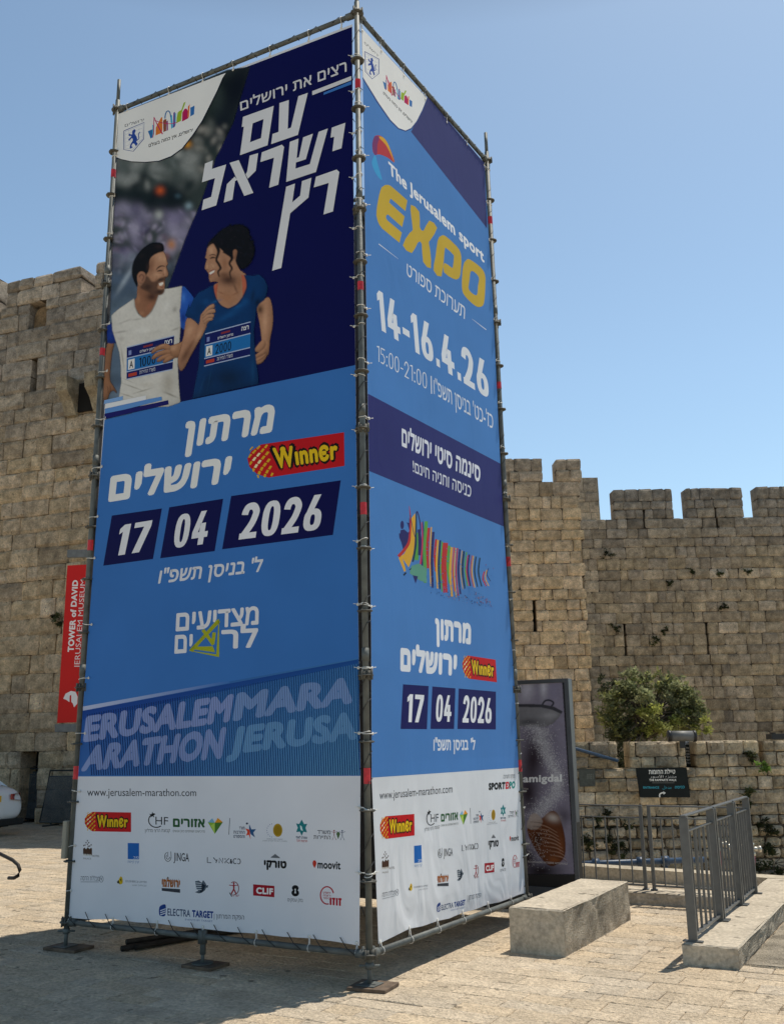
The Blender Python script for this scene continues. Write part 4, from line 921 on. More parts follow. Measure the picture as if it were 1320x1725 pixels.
def skyline(p, q, Z=None):
    M = Qm(q, Z)
    for pts, c in (([(0,.68),(.05,.66),(.10,.65),(.11,.98),(.05,1.0),(.03,.86)],'#2b6fae'),([(.10,.48),(.14,.50),(.13,.86),(.09,1.0)],'#58b7d6'),([(.17,.62),(.26,.36),(.29,.28),(.315,.30),(.31,.80),(.29,.90),(.16,.93)],'#e07a2c'),
        ([(.33,.44),(.36,.40),(.40,.42),(.39,.86),(.33,.88)],'#8f4a34'),([(.40,.50),(.43,.48),(.43,.85),(.40,.87)],'#8a2f7a'),([(.48,.34),(.52,.32),(.54,.80),(.50,.84)],'#45a8d2'),([(.55,.26),(.585,.24),(.58,.78),(.54,.82)],'#5b3a96'),([(.585,.30),(.61,.30),(.60,.72),(.58,.78)],'#7ec4dc'),
        ([(.64,.30),(.68,.26),(.72,.25),(.77,.02),(.81,.0),(.80,.07),(.76,.22),(.73,.36),(.71,.64),(.61,.68),(.62,.48)],'#9cb92c'),([(.74,.35),(.79,.24),(.83,.26),(.86,.36),(.87,.62),(.73,.68)],'#b8195a'),([(.86,.20),(.90,.14),(.89,.34),(.88,.58),(.85,.60)],'#e5733a'),([(.91,.27),(1.0,.24),(.99,.54),(.91,.58)],'#2f6fb4')): p.poly(pts, c, M)
    ring(p,.43,.38,.06,.26,.03,'#2f6ea8',M,math.pi,2*math.pi,12)
    p.line([(.14,.18),(.13,.5),(.12,.78),(.10,.98)], .022, '#c2225e', M, smooth=4); p.line([(.14,.18),(.20,.5),(.31,.95)], [.015,.03,.035], '#c2225e', M, smooth=4)
    p.line([(.15,.32),(.28,.48),(.45,.62),(.62,.66)], .018, '#c2225e', M, smooth=5)
def azorim(p, q, Z=None):
    M = Qm(q, Z); p.text('אזורים', [(0,.1),(.64,.1),(.64,.62),(0,.62)], '#2c5a34', M, .045); p.text('מרכישים ושותפים כאן אנשים', [(0,.80),(.64,.80),(.64,.93),(0,.93)], '#6f746f', M)
    for t, c in (([(.70,.3),(.79,.05),(.84,.32)],'#7fb2cf'),([(.84,.32),(.90,.02),(1,.28)],'#e79a28'),([(.70,.3),(.84,.32),(.84,1)],'#8cb23a'),([(.84,.32),(1,.28),(.84,1)],'#4d7c2e'),([(.76,.5),(.84,.32),(.84,1)],'#b2cf5a')): p.poly(t, c, M)
def che(p, q, Z=None):
    M = Qm(q, Z); ring(p,.45,.42,.30,.34,.045,'#16181c',M,.9,4.5); star(p,.30,.16,.16,'#16181c',M,.35); p.text('HF', [(.42,.24),(.92,.26),(.92,.64),(.42,.62)], '#2a2d33', M, .0)
    p.text('קבוצת הרצי מדליון', [(0,.86),(1,.84),(1,.98),(0,1.0)], '#4a4d54', M)
def ministry(p, q, Z=None):
    M = Qm(q, Z)
    for k, s_ in enumerate(('משרד','התרבות','והספורט')): p.text(s_, [(0.0 if k else .25,.25+.25*k),(.5,.25+.25*k),(.5,.42+.25*k),(0.0 if k else .25,.42+.25*k)], '#33405c', M, .02)
    p.poly([(.52,.35),(.72,.42),(.76,1.0),(.68,.72),(.56,.78),(.62,.55)], '#d9482e', M); p.poly([(.70,.1),(.80,.4),(1,.38),(.88,.6),(.96,.88),(.76,.68),(.70,.42)], '#2d5a86', M); p.ell(.60,.06,.05,.06,'#2b3350',M)
def medal(p, q, Z=None):
    M = Qm(q, Z); p.ell(.62,.38,.19,.36,'#b39022',M,24); p.ell(.62,.38,.15,.28,'#9a7a18',M,24)
    for k in range(9): a = math.pi*.55+k*math.pi*.9/8; p.ell(.42+.24*math.cos(a), .40+.36*math.sin(a), .014, .025, '#2c4a90', M, 8)
    p.text('המועצה להסדר ההימורים', [(.18,.84),(.82,.84),(.82,.90),(.18,.90)], '#7a7c80', M); p.text('בספורט הישראלי לקידום ספורט', [(0,.94),(1,.94),(1,1),(0,1)], '#8a8c90', M)
def magen(p, q, Z=None):
    M = Qm(q, Z)
    p.poly([(.5,0),(.72,.2),(1,.18),(.84,.36),(.98,.56),(.66,.54),(.5,.72),(.34,.54),(.02,.56),(.16,.36),(0,.18),(.28,.2)], '#1f7a80', M); p.poly([(.36,.25),(.5,.3),(.62,.5),(.45,.48),(.38,.4)], '#cfe6e6', M)
    p.text('ספורט לאומי', [(0,.74),(1,.76),(1,.86),(0,.84)], '#1f3f5c', M, .03); p.text('תרבות לכל', [(.05,.90),(1,.91),(1,1),(.05,.99)], '#b5302c', M, .02)
def tourism(p, q, Z=None):
    M = Qm(q, Z); p.text('משרד', [(.12,.1),(.54,.12),(.54,.45),(.12,.43)], '#3c4049', M, .01); p.text('התיירות', [(0,.58),(.54,.6),(.54,.93),(0,.91)], '#3c4049', M, .01)
    for cx, c in ((.66,'#8a3238'),(.92,'#2f4568')):
        p.ell(cx,.12,.025,.07,c,M,10); p.line([(cx,.2),(cx,.58)], .035, c, M); p.line([(cx-.10,.2),(cx,.3),(cx+.10,.18)], .02, c, M); p.line([(cx-.06,.98),(cx,.56),(cx+.07,.98)], .025, c, M)
    p.ell(.79,.42,.06,.2,'#4f6a44',M,12); p.poly([(.75,.6),(.83,.6),(.79,.9)], '#4f6a44', M)
def hotel(p, q, Z=None):
    M = Qm(q, Z); br = '#4a3226'
    p.poly([(.02,.42),(.10,.36),(.2,.44),(.30,.34),(.4,.42),(.5,.36),(.55,.40),(.55,.72),(.02,.72)], br, M)
    for x_, y_ in ((.28,.03),(.20,.12),(.36,.12),(.28,.2),(.06,.26),(.14,.24),(.5,.22),(.42,.28),(.33,.29)): p.poly([(x_,y_-.045),(x_+.04,y_),(x_,y_+.045),(x_-.04,y_)], br, M)
    p.text('PRIMA', [(.02,.66),(.55,.66),(.55,.76),(.02,.76)], '#d8d4cc', M, .03); p.text('HOTEL', [(.56,.70),(1,.70),(1,.79),(.56,.79)], '#6b625c', M); p.text('PALACE', [(.04,.84),(.5,.84),(.5,.92),(.04,.92)], '#7b746c', M)
def bluebox(p, q, Z=None):
    M = Qm(q, Z); p.poly([(0,0),(1,0),(1,.78),(0,.78)], '#1c64b4', M); p.text('נגב', [(.5,.64),(.95,.64),(.95,.74),(.5,.74)], '#dfe6ee', M); p.text('קרן קיימת', [(0,.86),(1,.86),(1,.96),(0,.96)], '#5f83b4', M)
def jinga(p, q, Z=None):
    M = Qm(q, Z); k = '#20222a'
    for r_, x_ in ((.13,.15),(.07,.15)): ring(p,x_,.55,r_,.42*r_/.13,.035,k,M,.0,4.4 if r_ > .1 else math.pi*1.25)
    p.line([(.15,.1),(.15,.6)], .03, k, M); p.line([(.27,.05),(.28,.55)], .03, k, M)
    p.text('JINGA', [(.38,.15),(1,.2),(1,.95),(.38,.9)], k, M, .01)
def lynk(p, q, Z=None):
    M = Qm(q, Z); k = '#26282e'
    for pts in ([(0,.1),(0,.95),(.12,.95)],[(.18,.1),(.27,.6)],[(.30,.35),(.26,.95)],[(.36,.95),(.36,.1),(.47,.95),(.47,.1)],[(.54,.1),(.54,.35)],[(.66,.1),(.56,.6),(.66,.95)],[(.54,.65),(.54,.95)]): p.line(pts, .055, k, M)
    p.text('&', [(.68,.4),(.76,.4),(.76,.95),(.68,.95)], k, M, .04); ring(p,.84,.52,.055,.42,.055,k,M,.9,5.4); ring(p,.95,.52,.05,.42,.055,k,M,-2.3,2.3)
def turki(p, q, Z=None):
    M = Qm(q, Z); p.text('טורקי', [(0,.42),(1,.46),(1,.95),(0,.91)], '#15161a', M, .07); p.poly([(.42,.1),(.5,.0),(.58,.1),(.68,.2),(.72,.28),(.3,.26),(.34,.18)], '#6b6e73', M)
def moovit(p, q, Z=None):
    M = Qm(q, Z); p.ell(.07,.32,.07,.34,'#c43a2a',M,16); p.poly([(.01,.5),(.13,.5),(.07,.85)], '#c43a2a', M); p.text('moovit', [(.18,.0),(1,.05),(1,.93),(.18,.88)], '#1b1c20', M, .035, cap=False)
def college(p, q, Z=None):
    M = Qm(q, Z); p.text('מכללת הדסה', [(0,.15),(.82,.2),(.82,.72),(0,.7)], '#575c66', M, .0); p.line([(0,.9),(.8,.88)], .05, '#9a9da4', M); ring(p,.91,.5,.085,.42,.03,'#4c525e',M); p.line([(.87,.3),(.95,.7)], .03, '#4c525e', M); p.line([(.95,.3),(.88,.55)], .03, '#4c525e', M)
def goldmark(p, q, Z=None):
    M = Qm(q, Z); p.poly([(.12,.0),(.18,.12),(.2,.5),(.17,.75),(.08,.78),(.06,.4)], '#d8b31a', M, smooth=4); p.poly([(0,.55),(.06,.35),(.1,.75),(.02,.7)], '#3a3a20', M); p.poly([(.10,.3),(.15,.2),(.16,.6)], '#4a4420', M)
    p.text('GOLDENBERG & LAWYERS', [(.28,.36),(1,.4),(1,.6),(.28,.56)], '#70747c', M); p.text('LAW OFFICES', [(.52,.78),(1,.8),(1,.95),(.52,.93)], '#8a8d94', M)
def yeru(p, q, Z=None):
    M = Qm(q, Z); p.text('ירושלמי', [(0,.15),(1,.2),(1,.66),(0,.66)], '#b0662a', M, .06)
    for k in range(9): p.line([(.06+.11*k,.12),(.06+.11*k,.66)], .02, '#5a3016', M)
    p.poly([(0,.72),(1,.76),(1,1.0),(.0,.9)], '#3b3e46', M); p.poly([(.28,.05),(.34,-.02),(.4,.08),(.34,.14)], '#6b6e73', M)
def fish(p, q, Z=None):
    M = Qm(q, Z); p.poly([(.02,.1),(.3,.05),(.5,.2),(.62,.0),(.78,.2),(.9,.45),(.75,.75),(.5,.95),(.3,1),(.0,.92),(.25,.8),(.1,.6)], '#55606c', M); p.poly([(.55,.25),(.8,.4),(.6,.85),(.35,.95)], '#1d2a38', M); p.poly([(.86,.4),(1,.35),(.96,.55),(.86,.55)], '#55606c', M)
    for k in range(4): p.line([(.05,.22+.17*k),(.5,.26+.15*k)], .05, '#c8ccd2', M)
def runner_ring(p, q, Z=None):
    M = Qm(q, Z); c = '#a4303a'; ring(p,.5,.45,.42,.42,.06,'#8a3a40',M,-2.2,1.6); p.ell(.48,.14,.08,.08,c,M,12); p.poly([(.40,.22),(.56,.22),(.54,.5),(.72,.78),(.62,.82),(.48,.6),(.3,.86),(.2,.8),(.42,.5)], c, M); p.line([(.05,.25),(.4,.28),(.85,.24)], .06, c, M); p.line([(.1,.75),(.3,1.0)], .07, '#44484e', M); p.text('ישראל', [(.25,.86),(.95,.86),(.95,1),(.25,1)], c, M)
def clif(p, q, Z=None):
    M = Qm(q, Z); p.poly([(0,.02),(1,.1),(1,1),(0,.9)], '#a3182a', M); p.text('CLIF', [(.14,.24),(.94,.3),(.94,.80),(.14,.76)], '#f0ecea', M, .05)
def eight(p, q, Z=None):
    M = Qm(q, Z); k = '#14151a'; p.ell(.5,.18,.22,.17,k,M); p.ell(.5,.46,.25,.20,k,M); p.poly([(.38,.2),(.62,.2),(.62,.5),(.38,.5)], k, M); p.ell(.5,.27,.05,.06,'#e4e4e4',M,10); p.poly([(.48,.3),(.52,.3),(.56,.48),(.44,.48)], '#e4e4e4', M); p.text('בזק עסקים', [(0,.78),(1,.80),(1,.97),(0,.95)], '#50545c', M)
def itit(p, q, Z=None):
    M = Qm(q, Z); c = '#b02030'; ring(p,.34,.48,.30,.44,.06,c,M,1.3,6.0)
    for k in range(3): p.text(('ירושלים','רצה','ביחד')[k], [(.16,.30+.14*k),(.5,.31+.14*k),(.5,.40+.14*k),(.16,.39+.14*k)], c, M, .02)
    p.text('זוזו', [(.46,.58),(1,.60),(1,1),(.46,.96)], c, M, .05)
def electra(p, q, Z=None):
    M = Qm(q, Z); b = '#1d3f86'
    p.poly([(.0,.2),(.04,.0),(.09,.0),(.085,.7),(.04,.8),(0,.7)], b, M, smooth=3)
    for k in range(3): p.line([(.015,.42+.15*k),(.09,.25+.15*k)], .028, '#e0e2e6', M)
    p.text('ELECTRA', [(.115,.22),(.43,.22),(.43,.72),(.115,.72)], '#2a3f66', M, .015); p.text('TARGET', [(.455,.22),(.75,.22),(.75,.72),(.455,.72)], b, M, .05)
    p.text('EVENTS BY TARGET', [(.36,.86),(.74,.86),(.74,.98),(.36,.98)], '#7080a8', M)
SPONS = [('winner',winner),('che',che),('azorim',azorim),('ministry',ministry),('medal',medal),('magen',magen),('tourism',tourism),('hotel',hotel),('bluebox',bluebox),('jinga',jinga),('lynk',lynk),('turki',turki),('moovit',moovit),('college',college),('goldmark',goldmark),('yeru',yeru),('fish',fish),('runner_ring',runner_ring),('clif',clif),('eight',eight),('itit',itit),('electra',electra)]
def bx(Z, x0, y0, x1, y1, sl=0): return [Z(p) for p in ((x0,y0),(x1,y0+sl),(x1,y1+sl),(x0,y1))]
def sheet(P, outline, c, name='sheet', th=.002):
    """the vinyl itself: a thin sheet with two faces"""
    mb = MB(); pts = [onp(p[0],p[1],P.P0,P.n) for p in outline]; cc = lin(c)
    mb.prism(pts, -P.n*th, (*cc,1.0)); return mb.build(name, P.mats, P.root)
def ties(P, pts, kind, ax=None, white=True):
    """plastic ties and cords from the eyelets round the tube"""
    for k, p in enumerate(pts):
        E = onp(p[0],p[1],P.P0,P.n)+P.n*.004
        mb = MB(); mb.lathe(E-P.n*.002, [(.004,0),(.012,0),(.013,.003),(.006,.004)], 10, P.n)
        if kind == 'post':
            a, b_ = ax; t = (E-a).dot((b_-a).normalized()); C_ = a+(b_-a).normalized()*t; out = (C_-E); L = out.length; d = out.normalized(); rr = .0285
            s_ = (k*37 % 7-3)*.004
            pp = [E] + [C_ + (-d*math.cos(t_)*rr + P.n*math.sin(t_)*rr) + Z3*(s_*(1-math.cos(t_))*.8) for t_ in np.linspace(.3,2*math.pi-.3,12)] + [E-P.n*.008+Z3*s_]
            mb.tube(pp, .0034, 5); mb.tube([E, E+P.n*.02-d*.028+Z3*.006], .0028, 5)
        else:
            a, b_ = ax; dd = (b_-a).normalized(); t = (E-a).dot(dd); C_ = a+dd*t; d = (C_-E).normalized(); rr = .028
            pp = [E] + [C_ + (-d*math.cos(t_)*rr + P.n*math.sin(t_)*rr) for t_ in np.linspace(.3,2*math.pi-.3,12)] + [E-P.n*.008]
            mb.tube(pp, .0034, 5)
        mb.build('cable_tie', M_TIEW, P.root, True)
# ================================================================ the two banners
bl = empty('marathon_banner', (LB+MBt)/2, 'tall marathon banner in shade with two runners, facing the left of the photo', 'banner', 'banners on the scaffold tower')
A = Panel(bl, (0,-.002,0), (0,-1,0), [V_L, V_LA])
Lx = [(198.5,192),(593,41),(594,200),(597,480),(598.5,615),(603,1030),(607,1307),(605,1593)]
Lb = [(563,1586),(521.6,1580.5),(477,1578),(432,1572.5),(388,1570),(342,1564.5),(303,1561),(265,1555.5),(228,1553.5),(191,1548.5),(153,1549),(116,1546)]
Ll = [(132,1306),(154,1000),(165,850),(177,680),(184,581),(190.5,411),(196,300)]
sheet(A, Lx+Lb+Ll, '#dfe0e6'); A.part('blue_field', level=-.00019); A.poly([(177,700),(598.4,610),(603,1030),(607,1307),(132,1308),(154,1000),(165,850)], BLUE)
Z1 = Zm(395,80,6.439); Z2 = Zm(330,200,4.889); Z3z = Zm(195,130,6.6); Z4 = Zm(210,390,10.154); Z5 = Zm(320,370,8.25); Z6 = Zm(175,510,8.516); Z7 = Zm(290,500,7.333)
ZA = Zm(180,80,3.0); ZB = Zm(170,370,2.9333); ZC = Zm(130,650,2.64); ZD = Zm(100,1000,2.4444); ZE = Zm(100,1290,4.4); ZF = Zm(350,1290,4.2067); ZG = Zm(280,1010,7.765); ZW = Zm(405,720,7.135)
A.part('navy_field', level=-.00015); A.poly([(198.2,195.5),(593,45),(594,200),(597,480),(598.5,615),(286,681),(177,706),(184,581),(190.5,411),(196,300)], NAVY)
# blurred street photograph behind the runners
A.part('street_photo', level=-.0001)
SP = Picture(172,108,426,712); r = random.Random(12)
SPM = [(200,192.5),(383,117),(421,113),(393,207),(363,267),(340,337),(313,400),(283,484),(250,560),(222,696),(177,706),(184,581),(190.5,411),(196,300)]
SP.poly([(170,100),(430,100),(430,720),(170,720)], '#39423f')
def bk(n, x0, x1, y0, y1, cols, s0, s1, a0, a1, asp=1.0):
    for _ in range(n): SP.blob(r.uniform(x0,x1), r.uniform(y0,y1), r.uniform(s0,s1)*asp, r.uniform(s0,s1), r.choice(cols), r.uniform(a0,a1), None, r.uniform(0,3))
bk(60,180,430,105,300,['#2c3832','#141c1c','#0a1012','#3c4844'],18,40,.5,.9)
SP.blob(400,150,34,110,'#060b18',.95,None,.35); SP.blob(372,215,26,60,'#0a1220',.8,None,.35)
bk(60,185,330,255,320,['#8e9290','#6d7472','#a6a8a4','#535c5a','#787c78'],8,20,.4,.85,1.4)
bk(22,330,380,195,290,['#8a8a84','#a09c94','#5c605c'],7,15,.4,.8)
bk(30,185,320,310,352,['#10181c','#0c1418','#1a2626'],10,24,.5,.9,1.5)
bk(110,180,330,350,440,['#6a6076','#8a8296','#4a4460','#322c44','#a09aac','#5a3a44','#7c7890','#3c3850'],4,12,.4,.9)
bk(40,185,330,345,450,['#8f88a6','#a29cb4','#777090','#8a86a0'],10,22,.35,.7,1.3)
bk(60,180,300,430,480,['#4c5666','#66707e','#2a323e','#8a90a0'],6,16,.4,.8)
for y_ in range(470,715,14): SP.blob(215+r.uniform(-30,40), y_, 60, 22, r.choice(['#66788c','#5c6e84','#74869a','#566880']), .8)
for (x_,y_,a_,b_,c,al_) in ((270,321,9,9,'#d8602a',.95),(316,243,9,8,'#d8962a',.9),(289,412,9,11,'#c8802a',.85),(281,432,7,9,'#8a4a34',.7),(268,362,9,10,'#c0c4c0',.8),(318,347,8,8,'#9ab2be',.8),(300,330,7,6,'#4a6472',.7),(207,398,9,9,'#b0acc0',.6),(230,385,8,9,'#a8a4b8',.6)): SP.blob(x_,y_,a_*1.25,b_*1.25,c,al_*.85)
SP.blob(212,470,7,40,'#aab6c2',.75,None,.55); SP.blob(245,470,8,30,'#8fa0b0',.5,None,.5)
SP.lay(A, SPM, con=1.05)
# white corner with the crest and the skyline mark
A.part('city_emblem', level=.003)
cw = [(200,192.5),(381,123),(375,132),(366,153),(354,177),(340.5,204),(324,228.5),(307,250),(289,263),(268,271),(245,273),(222,272),(204,268),(196.8,265)]
A.poly([(200,192)]+[(381,122)]+[(p[0]+1.1,p[1]+1.3) for p in cw[2:12]]+[(197,267.5)], '#101830')
A.poly(cw, WHITE)
A.text('ירושלים', [(105,528),(318,462),(318,490),(107,556)], '#2a2e3a', Z3z)
crest(A, [(95,565),(320,505),(318,800),(95,850)], Z3z)
skyline(A, [(355,420),(880,240),(880,560),(365,690)], Z3z)
A.text('ירושלים, אין כמוה בעולם', [(370,748),(860,572),(860,605),(372,782)], '#1c1d22', Z3z, .02)
# headline
A.part('headline', level=.003)
A.text('רצים את ירושלים', [(62,596),(1215,152),(1217,262),(68,690)], '#dedde0', Z1, .012)
A.poly([(845,476),(1268,312),(1268,356),(845,520)], '#dedde0', Z1); A.poly([(968,492),(1268,366),(1268,402),(968,517)], '#3f78c4', Z1)
T = '#dfdfe2'
A.poly([(490,605),(592,572),(580,885),(615,870),(695,530),(797,495),(690,950),(400,1050),(415,940),(480,918)], T, Z1)
A.poly([(95,755),(428,635),(362,1062),(62,1170),(105,860),(82,865)], T, Z1, holes=[[(200,825),(172,1030),(290,985),(318,778)]])
A.poly([(1120,75),(1232,35),(1200,245),(1125,270),(1140,150),(1110,158)], T, Z2)
A.poly([(775,192),(847,165),(832,325),(850,318),(885,155),(965,125),(907,335),(825,362),(822,412),(940,375),(1012,110),(1088,82),(990,440),(745,522)], T, Z2)
A.poly([(545,278),(710,215),(728,235),(680,545),(605,570),(645,322),(533,358)], T, Z2)
A.poly([(280,365),(355,342),(475,612),(400,637)], T, Z2); A.poly([(445,305),(515,285),(495,430),(430,495),(412,460),(425,435)], T, Z2); A.poly([(258,540),(322,478),(343,505),(325,515),(303,668),(232,692)], T, Z2)
A.poly([(78,370),(142,345),(135,415),(252,378),(170,715),(50,755),(65,668),(128,645),(160,490),(52,525)], T, Z2)
A.poly([(990,480),(1160,420),(1182,440),(1130,765),(1052,790),(1095,530),(972,567)], T, Z2)
A.poly([(745,562),(818,535),(795,690),(860,635),(875,515),(953,488),(928,650),(778,780),(705,1230),(630,1253)], T, Z2)
# ---- printed runners
SK, SKH, SKD, HAIR = '#b28568', '#d2a686', '#5c3a28', '#100c0b'
A.part('runner_print', 'printed picture of a bearded man in a white running shirt', .003)
p = Picture(172,396,338,702)
p.poly([(5,1160),(20,900),(55,590),(150,585),(125,720),(100,950),(95,1110),(140,1190),(185,1270),(190,1300),(140,1260),(90,1300),(60,1385),(5,1400)], '#9a6e50', Z6, smooth=3, form=.6, fr=4)
p.line([(60,1200),(70,1300)], 8, SKD, Z6); p.line([(95,1190),(100,1290)], 8, SKD, Z6)
p.poly([(50,330),(118,285),(140,430),(185,575),(110,590),(55,575)], '#1c3c92', Z6, form=.5)
p.poly([(990,940),(1080,1000),(1190,1140),(1210,1240),(1190,1700),(960,1640),(955,1300)], '#2a5cb4', Z4, smooth=2, form=.4); p.blob(1010,1130,60,130,'#5088d8',.7,Z4); p.blob(1010,1480,70,150,'#122e80',.8,Z4); p.blob(1130,1250,60,90,'#1c4494',.6,Z4)
p.poly([(215,1120),(226,940),(300,800),(430,760),(690,900),(640,1080),(590,1120),(540,1230),(360,1500),(180,1300),(165,1190)], '#96694e', Z4, smooth=2)
p.blob(470,1120,170,120,'#43291e',.9,Z4); p.blob(240,1150,50,140,'#b0805f',.7,Z4); p.blob(430,1280,50,90,'#a86c52',.6,Z4,.5); p.blob(300,1400,60,60,'#b88a68',.5,Z4)
sh = [(113,185),(200,105),(330,15),(440,-62),(452,60),(500,160),(560,212),(600,215),(640,180),(690,125),(745,20),(790,-110),(877,-196),(970,-205),(1124,-238),(1103,68),(1090,110),(1105,330),(1085,600),(1065,900),(1080,1200),(1100,1430),(930,1490),(600,1500),(215,1400),(255,1150),(250,900),(230,720),(180,560),(130,400)]
p.poly(sh, '#d2cec6', Z6, form=.22, fr=6)
for x_,y_,rx,ry,c,a,ro in ((250,420,150,24,'#8a847e',.55,-.15),(310,270,150,20,'#a8a29a',.6,-.35),(480,240,110,20,'#a29c94',.6,-.15),(1020,100,50,70,'#8f8980',.6,.3),(1030,380,90,20,'#857f74',.55,-.4),(275,800,20,240,'#9c968c',.7,-.15),(420,1210,200,14,'#8f897c',.7,.35),(560,1265,200,14,'#8f887a',.7,-.3),(360,1120,120,10,'#a49e92',.7,.4),(930,1160,160,260,'#a8a092',.7,.1),(960,1320,150,22,'#746d60',.65,.4),(340,1330,140,16,'#989082',.7,.3),(900,60,60,160,'#e6e3dc',.6,.4),(560,400,300,70,'#e2dfd8',.6,-.1),(760,420,200,50,'#c2beb4',.5,-.2),(620,1180,160,60,'#c4beb2',.6,0),(480,1060,200,40,'#bab4a8',.5,-.2),(900,250,90,140,'#dad6ce',.6,.2),(260,520,60,60,'#aaa49a',.5,0)): p.blob(x_,y_,rx,ry,c,a,Z6,ro)
p.line([(440,-62),(452,60),(500,160),(580,220),(640,180),(690,125),(745,20),(790,-100)], 10, '#a29c92', Z6, smooth=4)
# head
p.poly([(430,480),(560,370),(665,340),(712,430),(735,520),(748,560),(722,600),(735,660),(752,725),(740,770),(702,800),(692,860),(690,940),(685,1010),(650,1070),(590,1085),(470,1060),(330,980),(235,900),(240,760),(400,700)], SK, Z4, smooth=3, form=.35, fr=3)
p.blob(620,450,110,120,SKH,.75,Z4); p.blob(560,740,110,80,SKH,.6,Z4); p.blob(695,690,26,90,'#d0a080',.8,Z4); p.blob(440,600,60,180,'#8a6048',.6,Z4); p.blob(520,640,60,60,'#b8886a',.5,Z4)
p.poly([(370,760),(430,800),(480,860),(555,840),(620,790),(700,790),(694,850),(610,872),(560,930),(575,980),(640,992),(690,985),(662,1066),(590,1088),(480,1078),(360,1010),(270,960),(310,890)], '#4a3226', Z4, smooth=3, al=.82, soft=1.2, grow=False)
p.blob(400,950,120,90,'#382419',.75,Z4); p.blob(600,1035,90,45,'#2e1d15',.75,Z4); p.blob(620,825,80,30,'#2e1d15',.7,Z4,-.2); p.blob(560,930,30,60,'#4a2e22',.6,Z4)
p.poly([(590,890),(662,866),(668,900),(640,928),(605,932)], '#eae0d4', Z4, soft=.4, grow=False); p.line([(610,950),(645,958),(680,945)], [6,14,8], '#8a4a40', Z4, smooth=3)
p.line([(545,660),(590,610),(650,590),(695,602)], [8,22,18,8], '#261812', Z4, smooth=4); p.blob(610,672,62,22,'#3a241a',.85,Z4,-.1); p.line([(560,690),(600,672),(650,676)], [6,14,6], '#120c0a', Z4, smooth=4); p.line([(715,590),(742,592)], 16, '#3b281e', Z4); p.blob(728,620,18,30,'#4a3022',.7,Z4); p.blob(610,715,70,14,'#9a6c50',.6,Z4)
p.blob(700,785,50,22,'#3a241a',.8,Z4,-.2); p.blob(672,740,20,30,'#7a5038',.6,Z4); p.line([(560,760),(540,850),(560,920)], 10, '#6b4632', Z4, smooth=4, al=.6, soft=1)
p.blob(470,560,70,200,'#6b4632',.45,Z4); p.blob(690,470,40,110,'#d8ac8a',.6,Z4)
p.poly([(215,945),(150,800),(133,640),(180,470),(300,310),(430,215),(540,190),(640,205),(672,260),(668,338),(560,372),(470,420),(430,500),(425,620),(400,700),(365,765),(340,710),(290,690),(232,740),(215,800),(224,900)], HAIR, Z4, smooth=3, soft=.8)
p.blob(590,260,90,60,'#33221f',.7,Z4); p.blob(400,620,40,120,'#3e2c24',.7,Z4); p.blob(300,420,90,60,'#241c1a',.6,Z4,-.7)
p.poly([(220,760),(270,690),(345,700),(372,770),(340,870),(275,902),(228,850)], '#a87a60', Z4, smooth=3, form=.4, fr=2); p.line([(255,780),(295,735),(335,780),(300,850)], 14, '#5c3a2c', Z4, smooth=3, soft=.8)
p.lay(A)
A.h = A.start+.0037
def bib(q, Z, num, nq):
    M = Qm(q, Z); A.poly([(0,0),(1,0),(1,1),(0,1)], '#121a5e', M); A.poly([(0,.34),(1,.34),(1,.76),(0,.76)], '#1f6eb2', M)
    for y_ in (.0,.34,.76,.99): A.line([(0,y_),(1,y_)], .025, '#a9b8d8', M)
    A.poly([(.03,.40),(.17,.40),(.17,.71),(.03,.71)], '#e6e4e0', M); A.text('A', [(.06,.45),(.14,.45),(.14,.67),(.06,.67)], INK, M, .02); A.digits(num, nq, '#0c1420', M, .15, .14)
    A.text('מרתון ירושלים', [(.28,.20),(.62,.20),(.62,.27),(.28,.27)], '#d8dae0', M, .02); A.text('רצה', [(.80,.08),(.96,.08),(.96,.2),(.80,.2)], '#e8e8ea', M, .03); A.poly([(.35,.08),(.55,.08),(.55,.14),(.35,.14)], '#8a3038', M)
    A.poly([(.04,.12),(.10,.12),(.10,.26),(.04,.26)], '#7f8cc0', M); A.poly([(.04,.83),(.22,.83),(.22,.93),(.04,.93)], '#b8402c', M); A.text('משרד התיירות', [(.28,.82),(.62,.82),(.62,.92),(.28,.92)], '#d8dae0', M, .0)
bib([(335,642),(1015,475),(992,960),(332,1105)], Z6, '1000', [(.27,.42),(.62,.42),(.62,.70),(.27,.70)])
p = Picture(250,530,338,620)                     # his forearm and hand over the bib
p.poly([(1200,230),(1320,250),(1330,480),(1240,640),(1140,720),(1060,790),(960,780),(880,735),(930,690),(900,640),(950,625),(1080,580),(1140,540),(1170,400)], '#a67a5a', Z6, smooth=3, form=.5, fr=4)
for pts in ([(960,620),(880,588),(760,632),(690,700),(700,735),(760,700),(860,670),(950,690)],[(960,680),(860,680),(740,730),(690,800),(720,815),(800,770),(900,740),(970,740)],[(970,730),(880,745),(790,790),(765,845),(800,850),(880,810),(970,780)],[(960,760),(900,790),(850,850),(880,868),(960,830),(1020,790)]): p.poly(pts, '#ac7e5e', Z6, smooth=3, form=.6, fr=2.2)
p.blob(1010,650,90,60,SKH,.55,Z6,-.4); p.blob(1220,420,40,160,'#7a5238',.6,Z6,.2); p.blob(840,612,60,14,SKH,.7,Z6,-.3)
p.lay(A)
A.part('runner_print', 'printed picture of a curly haired woman in a blue running shirt', .0045)
p = Picture(296,374,468,684)
p.poly([(250,430),(262,330),(330,250),(400,180),(480,120),(560,115),(620,80),(700,72),(790,105),(830,160),(830,270),(885,330),(905,440),(872,560),(800,655),(720,690),(650,620),(600,520),(500,500),(420,430),(330,345),(290,352)], '#0f0c10', Z5, smooth=3, soft=1.2)
